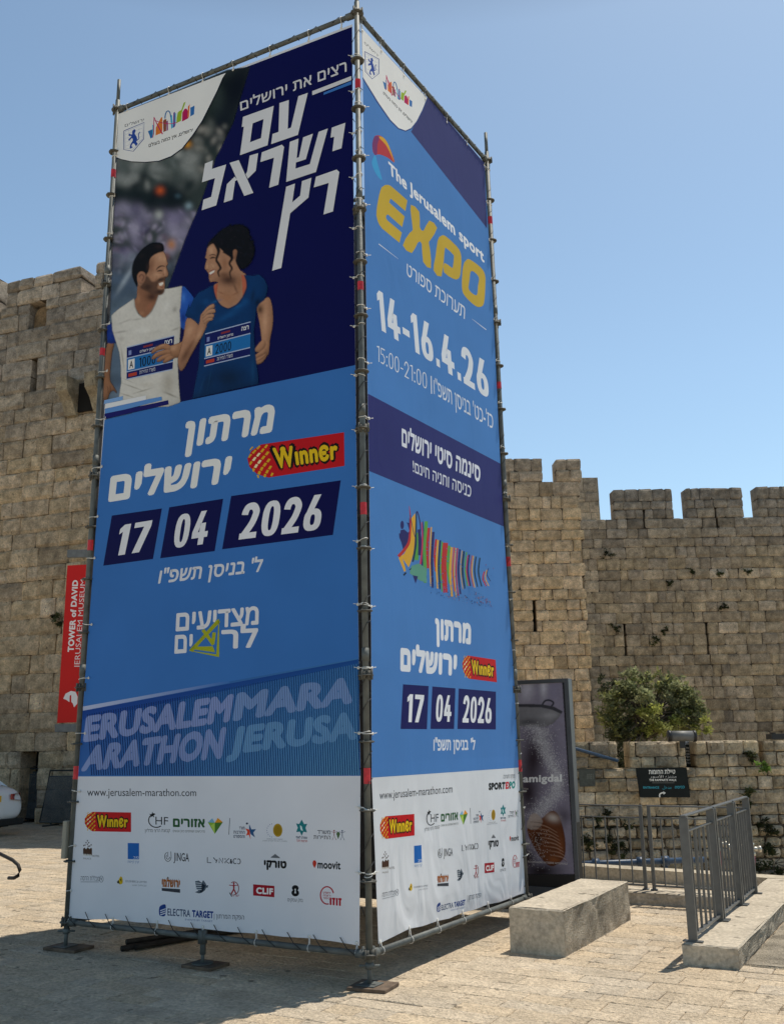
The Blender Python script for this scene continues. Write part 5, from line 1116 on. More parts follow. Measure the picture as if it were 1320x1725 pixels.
for _ in range(110):
    a_2 = r.uniform(0,6.28); p.blob(650+230*math.cos(a_2)*r.uniform(.8,1.08), 370+300*math.sin(a_2)*r.uniform(.8,1.05), r.uniform(14,40), r.uniform(12,34), r.choice(['#0f0c10','#17121a','#0a080c']), .9, Z5, grow=True)
for _ in range(26): p.blob(r.uniform(450,860), r.uniform(130,560), r.uniform(20,50), r.uniform(8,16), r.choice(['#2a2228','#241c24','#1c2030']), .6, Z5, r.uniform(0,3))
p.poly([(1050,110),(1130,40),(1200,10),(1240,130),(1248,330),(1210,540),(1198,680),(1180,720),(1120,620),(1110,530),(1085,330)], SK, Z7, smooth=3, form=.5, fr=4)
for pts in ([(1200,560),(1190,690),(1130,800),(1060,835),(1000,800),(1090,700),(1110,560)],[(1110,540),(1030,640),(1018,668),(1080,690),(1150,620),(1160,560)],[(1150,640),(1060,700),(975,762),(990,785),(1080,745),(1170,690)]): p.poly(pts, '#b08264', Z7, smooth=3, form=.6, fr=2.5)
p.line([(1040,805),(1120,760),(1185,690)], [4,9,5], SKD, Z7, smooth=3, al=.8); p.blob(1150,300,46,260,SKH,.6,Z7,.05); p.blob(1090,160,60,80,'#3a261c',.8,Z7)
shw = [(330,905),(338,1000),(372,1110),(440,1200),(540,1240),(660,1180),(740,1080),(795,950),(790,850),(762,770),(870,785),(965,765),(1040,830),(1085,940),(1078,1010),(1040,1120),(965,1175),(925,1250)]
p5 = [Z5(t) for t in shw] + [Z7(t) for t in ((1035,250),(1015,420),(1020,560),(1035,720),(1050,850),(1070,1000),(1072,1080),(255,1262),(290,1080),(335,840),(345,640),(365,500),(330,345),(190,255),(168,230),(215,90))] + [Z5(t) for t in ((0,1240),(60,1100),(120,1020),(235,960))]
p.poly([(250,400),(330,335),(420,400),(520,480),(600,500),(660,430),(640,560),(655,620),(705,710),(800,800),(780,1060),(660,1230),(540,1270),(420,1210),(330,1060),(320,930),(400,875),(330,862),(290,872),(270,820),(268,760),(238,712),(214,680),(222,615),(238,560),(218,530),(234,480)], SK, Z5, smooth=3, form=.25, fr=3)
p.blob(540,840,220,130,'#43291e',.9,Z5,.1); p.blob(520,1090,180,120,'#a87858',.8,Z5); p.blob(690,900,40,150,'#9a6e50',.7,Z5); p.blob(640,960,30,110,'#5c3c2a',.6,Z5,-.4); p.blob(300,430,60,90,SKH,.8,Z5); p.blob(320,650,60,60,SKH,.75,Z5); p.blob(246,650,22,70,SKH,.7,Z5); p.blob(490,620,70,130,'#96684c',.7,Z5); p.blob(480,770,90,60,'#6b4632',.6,Z5); p.blob(440,1020,60,20,'#8a5c42',.6,Z5,.4); p.blob(640,1030,70,18,'#8a5c42',.6,Z5,-.5)
p.blob(320,530,50,22,'#4a3022',.7,Z5); p.line([(285,548),(320,530),(360,532)], [8,16,6], '#1b1210', Z5, smooth=4); p.line([(275,502),(320,488),(368,500)], [6,13,6], '#2c1c16', Z5, smooth=4); p.line([(222,545),(240,562)], 12, '#2c1c16', Z5); p.blob(245,700,24,12,'#6b4632',.7,Z5); p.line([(300,640),(330,690),(352,700)], 8, '#8a5c42', Z5, smooth=3, al=.6, soft=.8)
p.poly([(268,745),(310,720),(352,700),(340,735),(290,768)], '#eee4da', Z5, soft=.4, grow=False); p.line([(262,738),(310,710),(358,694)], [5,12,5], '#8a463e', Z5, smooth=3); p.line([(275,774),(312,766),(348,736)], [5,13,5], '#98524a', Z5, smooth=3); p.blob(280,800,30,12,'#7a5038',.6,Z5)
p.line([(345,300),(395,400),(400,470),(372,560),(405,620),(430,680),(395,730),(415,800)], [60,50,36,30,34,30,24,12], '#140e0f', Z5, smooth=5, soft=.8)
p.line([(480,420),(560,470),(590,540),(555,610),(588,680),(560,740),(578,830)], [90,90,40,28,26,20,8], '#140e0f', Z5, smooth=5, soft=.8)
p.poly([(605,430),(652,420),(658,480),(628,555),(606,520)], '#9a6e54', Z5, smooth=2, form=.4, fr=2, grow=False)
for pts in ([(330,930),(395,888),(382,1000),(378,1112),(345,1040)],[(722,768),(765,780),(792,860),(790,960),(738,1085),(735,950)]): p.poly(pts, '#c06a50', Z5, form=.3, fr=2)
p.poly(p5, '#0b3a6c', None, form=.4, fr=7)
for x_,y_,rx,ry,c,a,ro in ((700,230,260,60,'#17538a',.7,-.5),(820,120,120,40,'#1c5f9a',.6,-.4),(1000,0,40,140,'#08284c',.8,.2),(330,160,80,140,'#0a3460',.7,.3),(700,1000,340,230,'#041628',.65,0),(450,1080,100,200,'#0a2c4e',.7,.3),(370,1100,14,160,'#1c4a76',.6,.3),(470,1000,12,180,'#1a4670',.6,.2),(1000,900,40,240,'#164a78',.7,0),(540,60,100,24,'#2468a0',.6,-.3),(1060,70,50,70,'#041a34',.85,.4),(420,60,70,60,'#185490',.5,0),(900,60,80,70,'#17548e',.6,.3)): p.blob(x_,y_,rx,ry,c,a,Z7,ro)
p.line([(330,905),(338,1000),(372,1110),(440,1200),(540,1240),(660,1180),(740,1080),(795,950),(790,850),(762,770)], 14, '#06294e', Z5, smooth=4)
p.lay(A)
A.h = A.start+.0052
bib([(415,462),(975,312),(966,728),(400,862)], Z7, '2000', [(.24,.42),(.58,.42),(.58,.70),(.24,.70)])
p = Picture(296,508,368,628)                     # her right arm and raised hand
p.poly([(192,265),(330,345),(318,440),(300,460),(350,400),(430,360),(390,440),(330,560),(240,720),(150,890),(100,905),(76,790),(95,700),(150,480)], SK, Z7, smooth=3, form=.5, fr=4.5)
p.poly([(300,470),(345,320),(365,215),(420,190),(470,290),(440,330),(400,440),(340,540)], SK, Z7, smooth=3, form=.4, fr=3)
for pts in ([(370,220),(440,130),(505,92),(530,105),(525,140),(460,165),(400,230)],[(380,250),(450,170),(520,150),(542,175),(530,205),(450,215),(400,270)],[(380,290),(440,225),(510,215),(525,240),(510,262),(450,265),(400,310)],[(390,320),(440,270),(495,262),(512,280),(490,298),(440,305),(410,340)]): p.poly(pts, '#bd9072', Z7, smooth=3, form=.6, fr=2)
p.blob(170,720,60,200,'#5d3c2a',.75,Z7,.5); p.blob(220,420,60,130,SKH,.55,Z7,.4); p.blob(340,470,40,140,SKH,.55,Z7,.5); p.blob(240,600,30,140,'#7a5238',.6,Z7,.5)
p.lay(A)
# stripes at the lower left of the picture
A.part('colour_stripes', level=.006)
A.poly([(175,694),(177,674.5),(208,667.5),(208,674),(176,681)], '#7ea6d8'); A.poly([(179,680.5),(247,666.5),(247,673.5),(177,689)], '#e4e4e6'); A.poly([(178,689),(247,673.5),(273,668.5),(274,674.5),(212,690),(178,697)], '#5f90d0'); A.poly([(177,697.5),(284,674.5),(285,681.5),(177,706)], '#1a1666')
# ---- blue field
A.part('event_name')
A.text('מרתון', [(485,160),(885,78),(866,206),(468,280)], WHITE, ZC, .05)
A.text('ירושלים', [(150,402),(692,310),(672,430),(138,518)], WHITE, ZC, .05)
A.part('sponsor_logo'); winner(A, [(48,235),(1245,58),(1250,462),(150,632)], ZW)
for q, tq, s_ in (([(155,577),(378,545),(338,770),(117,800)], [(196,620),(336,597),(306,735),(168,757)], '17'),([(410,540),(650,502),(612,735),(370,767)], [(447,573),(597,551),(573,702),(424,724)], '04'),([(685,490),(1172,420),(1137,663),(645,727)], [(742,527),(1100,480),(1078,640),(718,684)], '2026')):
    A.part('date_box'); A.poly(q, NAVY, ZC); A.digits(s_, tq, '#e6e6ea', ZC, .2, .12)
A.part('hebrew_date'); A.text('ל\' בניסן תשפ"ו', [(370,822),(828,770),(820,826),(360,880)], '#dcdce2', ZC, .025)
A.part('slogan_logo')
A.text('מצדיעים', [(135,180),(1212,85),(1208,325),(125,418)], '#e4e2e6', ZG, .03)
A.text('ים', [(118,465),(350,450),(345,690),(108,710)], '#e4e2e6', ZG, .03); A.text('לר', [(722,400),(1205,372),(1185,625),(722,650)], '#e4e2e6', ZG, .03)
A.line([(690,275),(325,672),(675,735),(690,275),(325,672)], 52, '#a9ad22', ZG); A.line([(480,395),(620,590)], 46, '#a9ad22', ZG); A.line([(630,430),(612,560)], 46, '#a9ad22', ZG); A.poly([(400,615),(610,610),(640,690),(380,655)], '#a9ad22', ZG)
A.part('striped_band')
A.grad([(98,470),(1232,266),(1236,748),(79,748)], ['#1d4f9c','#3f78b4','#5f94b8','#3568ac'], ZD, 10)
A.grad([(98,465),(700,358),(700,368),(98,482)], ['#b8c0dc','#3a70b8','#3a70b8','#b8c0dc'], ZD, 6)
A.grad([(98,484),(1232,270),(1230,288),(98,520)], ['#123f8e','#184a92','#1c5298','#16489a'], ZD, 6)
for k in range(118):
    t = k/117; x_ = 95+t*1140; yt = np.interp(x_, [98,1232], [500,288]); xb = x_-26
    if xb < 82: continue
    A.poly([(x_+(748-yt)*0,yt),(x_+4.4,yt),(x_+4.4+18,748),(x_+18,748)] if x_+22 < 1236 else [(x_,yt),(min(x_+4.4,1231),yt),(1236,748),(1234,748)], '#143a80' if x_ < 500 else '#1f5494', ZD, al=float(np.interp(x_, [95,700,1232], [.85,.75,.8])))
for s_, q, c in (('ERUSALEM', [(112,505),(720,412),(700,528),(98,613)], '#8f9fd0'),('MARA', [(732,409),(1228,338),(1206,452),(712,527)], '#7f9ccc'),('ARATHON', [(118,628),(690,548),(668,680),(88,733)], '#8a9dce'),('JERUSA', [(715,550),(1228,482),(1226,600),(690,664)], '#6c9cc8')):
    A.text(s_, q, c, ZD, .06, sp=1.05)
for k in range(118):
    t = k/117; x_ = 95+t*1140; yt = np.interp(x_, [98,1232], [500,288]); xb = x_-26
    if xb < 82: continue
    A.poly([(x_+(748-yt)*0,yt),(x_+4.4,yt),(x_+4.4+18,748),(x_+18,748)] if x_+22 < 1236 else [(x_,yt),(min(x_+4.4,1231),yt),(1236,748),(1234,748)], '#143a80' if x_ < 500 else '#1f5494', ZD, al=float(np.interp(x_, [95,700,1232], [.30,.32,.45])))
A.part('web_address'); A.text('www.jerusalem-marathon.com', [(208,166),(1015,172),(1015,243),(208,243)], '#2d2f36', ZE, .0, cap=False)
LQ = {'winner':bx(ZE,190,340,533,485,6),'che':bx(ZE,635,340,822,492,2),'azorim':bx(ZE,843,378,1212,500,6),'ministry':bx(ZF,183,400,342,520,3),'medal':bx(ZF,388,405,562,535,4),'magen':bx(ZF,625,380,705,540,2),'tourism':bx(ZF,750,448,970,525,4),'hotel':bx(ZE,175,550,300,705,4),'bluebox':bx(ZE,508,572,592,725,2),'jinga':bx(ZE,778,630,962,710,4),'lynk':[(349.5,1443),(405,1446),(405,1456),(349.5,1453.5)],'turki':bx(ZF,398,622,558,730,4),'moovit':bx(ZF,742,670,940,735,6),'college':bx(ZE,160,810,328,866,2),'goldmark':bx(ZE,428,820,648,892,6),'yeru':bx(ZE,760,822,896,938,4),'fish':bx(ZE,1005,845,1105,945,4),'runner_ring':bx(ZF,147,818,226,926,2),'clif':bx(ZF,322,838,472,928,4),'eight':bx(ZF,566,843,674,966,3),'itit':bx(ZF,792,850,948,990,4)}
for nm, fn in SPONS:
    if nm in LQ: A.part('sponsor_logo'); fn(A, LQ[nm])
A.part('sponsor_logo'); A.line([(387.3,1378),(385.6,1406)], .9, '#4a4d55'); electra(A, [(268.5,1524),(390,1532),(390,1556),(268.5,1548)]); A.text('הפקת המרתון |', [(45,1052),(258,1062),(258,1090),(45,1080)], '#3a3f4a', ZF)
A.done()
# creases, ties and cords of the left banner
Tl = [(p,'ledger') for p in ((215,187),(285,159),(342,137),(393,118),(455,94),(520,69),(575,47))]
ties(A, [p for p, _ in Tl], 'ledger', (LT,MT))
ties(A, [(197.5,262),(193.5,330),(190,393),(188,462),(185,545),(181,625),(178,705),(172,786),(165,870),(160,940),(155,1052),(150,1142),(144,1235),(135,1333),(127,1424),(120,1500)], 'post', (LB,LT))
ties(A, [(593,95),(593.5,155),(594.5,225),(594.5,300),(595.5,385),(596,468),(597,550),(598,632),(599.5,725),(600.5,820),(602,912),(603,1018),(604,1125),(605,1235),(606,1360),(606,1470)], 'post', (MBt,MT))
ties(A, [(118,1543),(191,1546),(265,1552),(342,1561),(432,1569),(521,1577),(601,1588)], 'ledger', (LB,MBt))
def cord(pts, root, rad=.0035):
    mb = MB(); mb.tube(pts, rad, 5); mb.build('lacing_cord', M_CORD, root, True)
for k in range(13):
    a, b_ = along(LB,MBt,k/13), along(LB,MBt,(k+.55)/13); cord([a+Vector((0,-.02,.10)), (a+b_)/2+Vector((0,-.03,.03)), b_+Vector((0,-.027,-.01))], bl)
for k in range(12):
    a, b_ = along(LT,MT,k/12), along(LT,MT,(k+.5)/12); cord([a+Vector((0,-.026,-.02)), (a+b_)/2+Vector((0,-.015,.026)), b_+Vector((0,-.02,-.06))], bl)
for k in range(38):
    z0_ = .3+k*.2; q0 = along(MBt,MT,z0_/8); cord([q0+Vector((-.055,-.008,0)), q0+Vector((0,-.034,.05+rng.uniform(-.02,.02))), q0+Vector((.03,-.02,.10)), q0+Vector((.012,.06,.13))] if k % 3 else [q0+Vector((-.055,-.008,.02)), q0+Vector((-.02,-.026,-.04))], bl, .003)

# ================================================================ expo banner
br_ = empty('expo_banner', (MBt+RB)/2, 'tall sport expo banner lit by the sun, facing the right of the photo', 'banner', 'banners on the scaffold tower')
B = Panel(br_, (.002,0,0), (1,0,0), [V_R, V_RA])
Rl = [(637.5,1590),(632,1450),(626,1308),(625,1060),(621.5,793),(619,661),(615,390),(611,130),(608.5,46)]
Rr = [(815.5,275),(822,388),(830,510),(837,670),(842,776),(848,887),(858,1040),(866,1150),(873.7,1291),(881,1400),(888.5,1503)]
Rb = [(874,1507),(859.5,1513),(840,1520),(821,1523.5),(800,1532),(778.5,1537.5),(757,1547),(736,1551.5),(712,1560),(689,1564.5),(662,1578)]
sheet(B, Rl+Rr+Rb, '#dcdfe4'); B.part('blue_field', level=-.00019); B.poly([(608.8,52),(815.8,280),(822,388),(830,510),(837,670),(842,776),(848,887),(858,1040),(866,1150),(873.8,1293),(626,1310),(625,1060),(621.5,793),(619,661),(615,390),(611,130)], '#4a80c2')
R3 = Zm(590,0,4.3115); R4 = Zm(590,380,4.311); R5 = Zm(600,700,4.714); R6 = Zm(600,1000,4.4); R7 = Zm(600,1280,4.258); R8 = Zm(620,290,6.286); R9 = Zm(660,840,7.333)
B.part('purple_field', level=-.00015); B.poly([(720,163),(815.5,275),(820,385),(692,222),(700,206),(711,185)], '#37386e')
B.part('city_emblem'); wc = [(82,205),(555,712),(520,800),(480,880),(440,930),(400,948),(350,930),(290,870),(200,740),(90,560)]
B.poly([(82,205),(562,715),(528,804),(486,886),(442,938),(400,956),(346,938),(284,876),(192,744),(88,572)], '#27407e', R3); B.poly(wc, WHITE, R3)
B.text('ירושלים', [(100,300),(202,398),(204,416),(104,322)], '#2a2e3a', R3); crest(B, [(102,350),(208,430),(210,600),(110,550)], R3); skyline(B, [(228,490),(448,700),(448,850),(238,635)], R3)
B.text('ירושלים, אין כמוה בעולם', [(238,664),(448,878),(448,898),(238,682)], '#1c1d22', R3, .02)
B.part('event_mark')
B.poly([(158,1060),(170,1000),(188,984),(222,988),(262,1025),(300,1110),(320,1180),(272,1146),(215,1122),(172,1120)], '#b8383a', R3, smooth=3); B.poly([(205,996),(240,1000),(280,1060),(318,1182),(292,1120),(255,1050)], '#d8a428', R3, smooth=3); B.poly([(158,1060),(168,1004),(186,986),(210,1000),(196,1050),(192,1120),(172,1120)], '#7a3468', R3, smooth=3)
B.poly([(156,1190),(168,1140),(182,1130),(200,1200),(230,1306),(190,1270)], '#3f9ed4', R3, smooth=3)
B.part('expo_title')
B.text('The Jerusalem sport', [(653.5,271),(813.5,422),(815.5,443.5),(655,292.5)], '#eceef2', None, .035)
Y = '#c9a92e'
B.poly([(180,135),(215,135),(240,147),(328,223),(414,300),(403,356),(392,413),(315,346),(238,280),(228,298),(222,322),(304,396),(385,470),(371,526),(358,582),(282,514),(208,447),(194,456),(187,470),(190,490),(204,512),(280,576),(355,640),(342,694),(330,748),(240,674),(150,600),(118,560),(100,520),(86,460),(88,400),(98,330),(112,255),(126,200),(142,160)], Y, R8)
B.poly([(450,345),(540,420),(545,580),(585,620),(645,512),(728,590),(660,715),(640,745),(655,830),(662,1018),(580,950),(565,760),(525,745),(460,858),(365,775),(440,640),(470,610),(455,480)], Y, R8, smooth=2)
B.poly([(690,1040),(710,900),(735,720),(770,675),(815,675),(930,780),(975,850),(985,940),(975,1080),(950,1130),(900,1130),(800,1060),(805,960),(880,1010),(895,1000),(905,900),(895,870),(825,805),(808,830),(775,1105)], Y, R8, smooth=2)
B.poly([(1030,940),(1070,922),(1190,1010),(1235,1090),(1238,1200),(1225,1380),(1190,1425),(1130,1415),(1020,1310),(990,1220),(995,1060),(1010,970)], Y, R8, smooth=3, holes=[[(1090,1045),(1070,1150),(1065,1245),(1145,1305),(1160,1200),(1168,1110)]])
B.part('expo_dates')
B.line([(205,133),(348,243)], [6,1.5], '#d4dae6', R4); B.line([(882,678),(985,757)], [1.5,6], '#d4dae6', R4)
B.text('תערוכת ספורט', [(410,275),(832,592),(828,680),(408,358)], '#e2e6ee', R4, .0)
B.digits('14-16.4.26', [(188,458),(985,990),(1008,1262),(212,752)], '#dfe4ec', R4, .2, .12)
B.digits('15:00-21:00', [(192,868),(553,1075),(555,1190),(192,982)], '#dbe1ea', R4, .085, .17); B.line([(585,1092),(588,1222)], 7, '#dbe1ea', R4)
B.text('כז\'-כט\' בניסן תשפ"ו', [(602,1120),(1033,1378),(1035,1478),(606,1222)], '#dbe1ea', R4, .0)
B.part('venue_band'); B.poly([(619.3,663),(842.3,781),(848,887),(621.6,793.5)], '#2c2d6c')
B.text('סינמה סיטי ירושלים', [(360,100),(985,408),(980,530),(360,242)], '#dfe3ee', R5, .03); B.text('כניסה וחניה חינם!', [(447,368),(912,562),(908,652),(449,447)], '#d6dae6', R5, .01)
# runner made of coloured city stripes
B.part('stripe_artwork')
pal = {'y':'#d9a632','r':'#b8302e','n':'#2a2864','g':'#5aa046','d':'#1c3b54','p':'#c0345a','o':'#c8543a'}
B.ell(125,325,22,52,pal['n'],R9); B.poly([(105,390),(150,380),(195,420),(215,400),(190,310),(178,295),(210,300),(212,230),(230,300),(225,470),(195,590),(140,640),(115,540),(90,480),(85,430),(100,430)], pal['n'], R9)
B.poly([(240,240),(285,180),(295,470),(270,650),(240,760),(205,850),(130,740),(160,840),(170,890),(150,905),(80,730),(150,680),(210,560)], pal['y'], R9); B.line([(212,90),(228,250),(222,430),(195,570),(80,715)], [4,16,24,34,38], pal['r'], R9, smooth=6)
B.line([(225,200),(262,400),(292,500)], 8, pal['n'], R9, smooth=4); B.line([(300,170),(295,420),(290,600),(255,780)], [14,24,34,22], pal['d'], R9, smooth=5); B.line([(300,180),(310,160),(330,220),(350,330),(350,420)], 14, pal['n'], R9, smooth=4)
B.line([(315,420),(322,560),(300,760)], [20,34,50], pal['g'], R9, smooth=4); B.line([(330,380),(345,520),(340,700)], [30,46,40], pal['n'], R9, smooth=4); B.line([(365,290),(375,460),(372,640),(350,810)], [10,16,22,22], pal['p'], R9, smooth=5); B.line([(380,280),(392,460),(390,640),(370,830)], [8,16,22,20], pal['n'], R9, smooth=5)
xs = [(408,280,1040,'g',46),(440,360,860,'r',36),(472,350,1080,'y',16),(495,410,1100,'n',34),(530,500,900,'r',26),(553,510,1110,'y',24),(580,515,1120,'d',26),(605,530,1150,'g',20),(645,545,1160,'r',70),(692,580,1050,'g',34),(722,600,1210,'y',30),(752,600,1150,'o',18),(772,610,1220,'y',14),(795,610,1200,'r',16),(822,625,1180,'n',24),(850,640,1120,'y',10),(872,650,1110,'d',26),(905,660,1080,'g',18),(938,690,1080,'n',24),(922,700,1080,'p',12),(972,700,1090,'r',10),(990,705,1100,'y',14),(1022,715,1090,'d',18),(1070,730,1085,'d',20),(1125,900,1080,'r',16),(1155,880,1080,'y',12),(1175,860,1020,'n',10)]
for x_, y0_, y1_, k_, w_ in xs: B.line([(x_+14,y0_),(x_-4,(y0_+y1_)/2),(x_+2+.05*(x_-400),y1_)], [w_*.9,w_,w_*.75], pal[k_], R9, smooth=5)
B.poly([(240,830),(330,800),(420,860),(430,1040),(340,1010),(215,920)], '#5f9a86', R9); B.poly([(255,945),(320,960),(290,1050)], pal['n'], R9); B.poly([(135,940),(165,905),(180,920),(150,955)], '#1c2a44', R9); B.poly([(205,880),(240,850),(230,880)], '#1c2a44', R9)
r = random.Random(3)
for k in range(420):
    x_ = r.uniform(420,1250); lim = np.interp(x_, [420,800,1000,1250], [1150,1270,1300,1350]); y_ = r.uniform(np.interp(x_, [420,800,1000,1250],[900,1080,1090,1300]), lim) if k % 3 else r.uniform(np.interp(x_,[420,800,1180],[500,640,780]), lim)
    c = '#3c78c4' if y_ < 1150 and x_ < 1000 or r.random() < .3 else r.choice(['#1c3260','#2c2a60','#a8642e','#8c2c3a','#24405e']); s_ = r.uniform(3,9)
    B.poly([(x_,y_),(x_+s_*.6,y_-s_*.4),(x_+s_,y_+s_*1.3),(x_+.1*s_,y_+s_*1.6)], c, R9)
B.part('event_name'); B.text('מרתון', [(582,180),(850,224),(847,378),(584,340)], '#e4e8f0', R6, .06); B.text('ירושלים', [(326,400),(746,454),(742,612),(325,575)], '#e4e8f0', R6, .06)
B.part('sponsor_logo'); winner(B, [(782,452),(1030,490),(1040,657),(790,625)], R6)
for q, tq, s_ in (([(345,672),(535,685),(522,1005),(327,1003)], [(380,744),(502,752),(486,955),(372,952)], '17'),([(562,688),(733,702),(723,1003),(548,1003)], [(596,746),(708,756),(700,950),(585,950)], '04'),([(757,703),(1033,727),(1032,1007),(748,1003)], [(796,756),(1002,776),(1000,962),(785,955)], '2026')):
    B.part('date_box'); B.poly(q, '#14145a', R6); B.digits(s_, tq, '#e8ebf2', R6, .19, .12)
B.part('hebrew_date'); B.text('ל\' בניסן תשפ"ו', [(571,1080),(881,1085),(879,1158),(571,1165)], '#dfe4ee', R6, .03)
B.part('web_address'); B.text('www.jerusalem-marathon.com', [(165,224),(688,178),(688,252),(167,304)], '#2d2f36', R7, .0, cap=False)
B.part('organiser_mark'); B.text('מפיקת התערוכה', [(1052,108),(1135,104),(1135,130),(1052,135)], '#44474e', R7); B.text('SPORT', [(947,166),(1068,158),(1066,210),(948,219)], '#16171b', R7, .07); B.text('EX', [(1070,158),(1108,155),(1106,207),(1068,210)], '#c22436', R7, .07); B.text('PO', [(1096,156),(1139,152),(1137,204),(1094,208)], '#1f8a84', R7, .06)
RQ = {'winner':[(168,408),(415,388),(417,542),(172,572)],'che':[(487,358),(598,348),(597,492),(487,514)],'azorim':[(605,378),(797,355),(797,462),(607,486)],'ministry':[(838,372),(912,362),(912,450),(838,462)],'medal':[(935,358),(1010,352),(1010,458),(935,466)],'magen':[(1032,320),(1070,318),(1070,440),(1032,444)],'tourism':[(1088,365),(1160,356),(1160,410),(1088,420)],'hotel':[(180,660),(275,645),(275,815),(182,830)],'bluebox':[(413,617),(466,611),(470,768),(415,776)],'jinga':[(583,630),(690,618),(690,690),(584,708)],'lynk':[(757,606),(870,594),(870,640),(757,656)],'turki':[(945,538),(1018,530),(1018,626),(946,638)],'moovit':[(1097,548),(1163,538),(1163,580),(1097,592)],'college':[(185,945),(302,920),(302,975),(185,1004)],'goldmark':[(372,890),(512,872),(512,930),(374,955)],'yeru':[(580,820),(660,808),(660,905),(580,915)],'fish':[(720,785),(768,776),(768,862),(720,870)],'runner_ring':[(838,755),(877,750),(877,846),(838,852)],'clif':[(918,740),(987,728),(988,805),(919,822)],'eight':[(1030,708),(1070,700),(1070,796),(1030,806)],'itit':[(1118,684),(1168,674),(1168,768),(1118,784)]}
for nm, fn in SPONS:
    if nm in RQ: B.part('sponsor_logo'); fn(B, RQ[nm], R7)
B.part('sponsor_logo'); B.line([(815,345),(819,458)], 3, '#4a4d55', R7); electra(B, [(577,1032),(848,968),(848,1048),(577,1108)], R7); B.text('הפקת המרתון |', [(795,975),(893,955),(893,985),(795,1008)], '#5a5f6a', R7)
B.done()
ties(B, [(612,100),(614,180),(614,262),(616,345),(617,430),(617,520),(619,612),(621,705),(622,822),(623,925),(625,1022),(626,1125),(627,1236),(628,1365),(631,1470)], 'post', (MBt,MT))
ties(B, [(814.5,278),(819,340),(823,404),(827,470),(831,538),(835,607),(839,678),(843,752),(848,830),(853,920),(858,1010),(863,1095),(868,1185),(873,1270),(878,1360),(884,1440)], 'post', (RB,RT_))
ties(B, [(610,52),(642,86),(680,128),(716,167),(752,206),(786,243)], 'ledger', (MT,RT_))
ties(B, [(640,1586),(689,1562),(736,1549),(778.5,1535),(821,1521),(859.5,1511),(886,1502)], 'ledger', (MBt,RB))
for k in range(14):
    a, b_ = along(MT,RT_,k/14), along(MT,RT_,(k+.5)/14); cord([a+Vector((.026,0,-.02)), (a+b_)/2+Vector((.015,0,.027)), b_+Vector((.02,0,-.05))], br_)
for k in range(30):
    q0 = along(RB,RT_,(k+.4)/30); cord([q0+Vector((.01,-.06,0)), q0+Vector((.03,-.01,.06)), q0+Vector((.01,.03,.12))], br_, .003)
# plain backs of the two hidden banners, dark inside the tower
for lab, (a, b_, a2, b2) in (('back of the plain banner on the far left side, glimpsed through the corner gap',(LT,BT,LB,BB)),('back of the plain banner on the far right side, glimpsed through the corner gap',(BT,RT_,BB,RB))):
    m = MB(); d = (b_-a).normalized()*.0; q = [a2+d+Z3*(.12 if 'left' in lab else -.12), b2-d-Z3*.12, b_-d-Z3*.06, a+d-Z3*.06]; nn = (q[1]-q[0]).cross(Z3).normalized()
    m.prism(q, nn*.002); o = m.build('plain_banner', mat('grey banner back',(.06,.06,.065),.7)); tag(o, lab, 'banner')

# ================================================================ poster sign
PY = 4.1
ps = empty('poster_sign', yp(915,1480,PY), 'tall grey framed bakery poster sign with a croissant, right of the banner tower', 'sign')
C_ = Panel(ps, (0,PY,0), (0,-1,0), [V_S, V_SA])
tl, tr_ = yp(868,1142.5,PY), yp(956,1142.5,PY); zb = G+.02
xL, xR, zt = tr_.x-1.02, yp(966,1300,PY).x+.0, tr_.z; xR = tr_.x
m = MB(); m.box((xL,PY+.004,zb),(xR,PY+.13,zt)); m.build('sign_box', M_FRAMEB, ps, bevel=.006)
m = MB(); f_ = .045
m.box((xL,PY-.012,zb),(xL+f_,PY+.003,zt)); m.box((xR-f_,PY-.012,zb),(xR,PY+.003,zt)); m.box((xL+f_+.001,PY-.012,zt-f_),(xR-f_-.001,PY+.003,zt)); m.box((xL+f_+.001,PY-.012,zb),(xR-f_-.001,PY+.003,zb+.12))
m.box((xR+.001,PY-.012,zt-1.55),(xR+.006,PY+.10,zt-.002)); m.build('frame', M_FRAME, ps, bevel=.003)
PZ_ = Zm(860,1120,4.543); C_.n = Vector((0,-1,0)); C_.part('poster_print')
def wz(x, z): return (x, z)
_P = C_.P
q4 = [pq for pq in ((40,118),(392,115),(488,1600),(140,1600))]
cp = Picture(850,1140,975,1482); r = random.Random(9)
cp.poly([(840,1130),(985,1130),(985,1490),(840,1490)], '#8d879a')
for x_,y_,rx,ry,c,a,ro in ((120,180,90,160,'#c9c6d4',.9,.1),(330,200,70,170,'#8f8aa2',.8,0),(250,170,45,140,'#cfcddA',.85,0),(60,200,40,160,'#a5a1b2',.8,0),(170,720,150,340,'#3a3038',.97,.1),(130,980,120,230,'#362c34',.95,0),(330,620,90,220,'#7c778a',.8,.1),(410,640,60,260,'#8a8598',.8,0),(420,900,60,160,'#726c7c',.8,0),(400,1160,110,110,'#544c58',.8,0),(455,1250,40,90,'#8d8898',.8,0),(460,1420,40,120,'#7a7686',.85,0),(230,1580,260,110,'#1c1010',.95,0),(130,1480,90,120,'#2a1814',.9,0)): cp.blob(x_,y_,rx,ry,c,a,PZ_,ro)
cp.poly([(40,324),(230,326),(330,345),(382,372),(345,425),(290,465),(180,478),(40,450)], '#85848a', PZ_, smooth=3, form=.3, fr=3); cp.blob(140,440,130,44,'#4c4b52',.85,PZ_); cp.blob(290,385,90,40,'#a9a8ae',.7,PZ_)
cp.poly([(20,298),(240,302),(330,320),(396,356),(386,376),(320,345),(230,325),(20,322)], '#45454c', PZ_); cp.line([(240,305),(262,275),(300,272),(326,292),(308,318)], 13, '#3c3c46', PZ_, smooth=4)
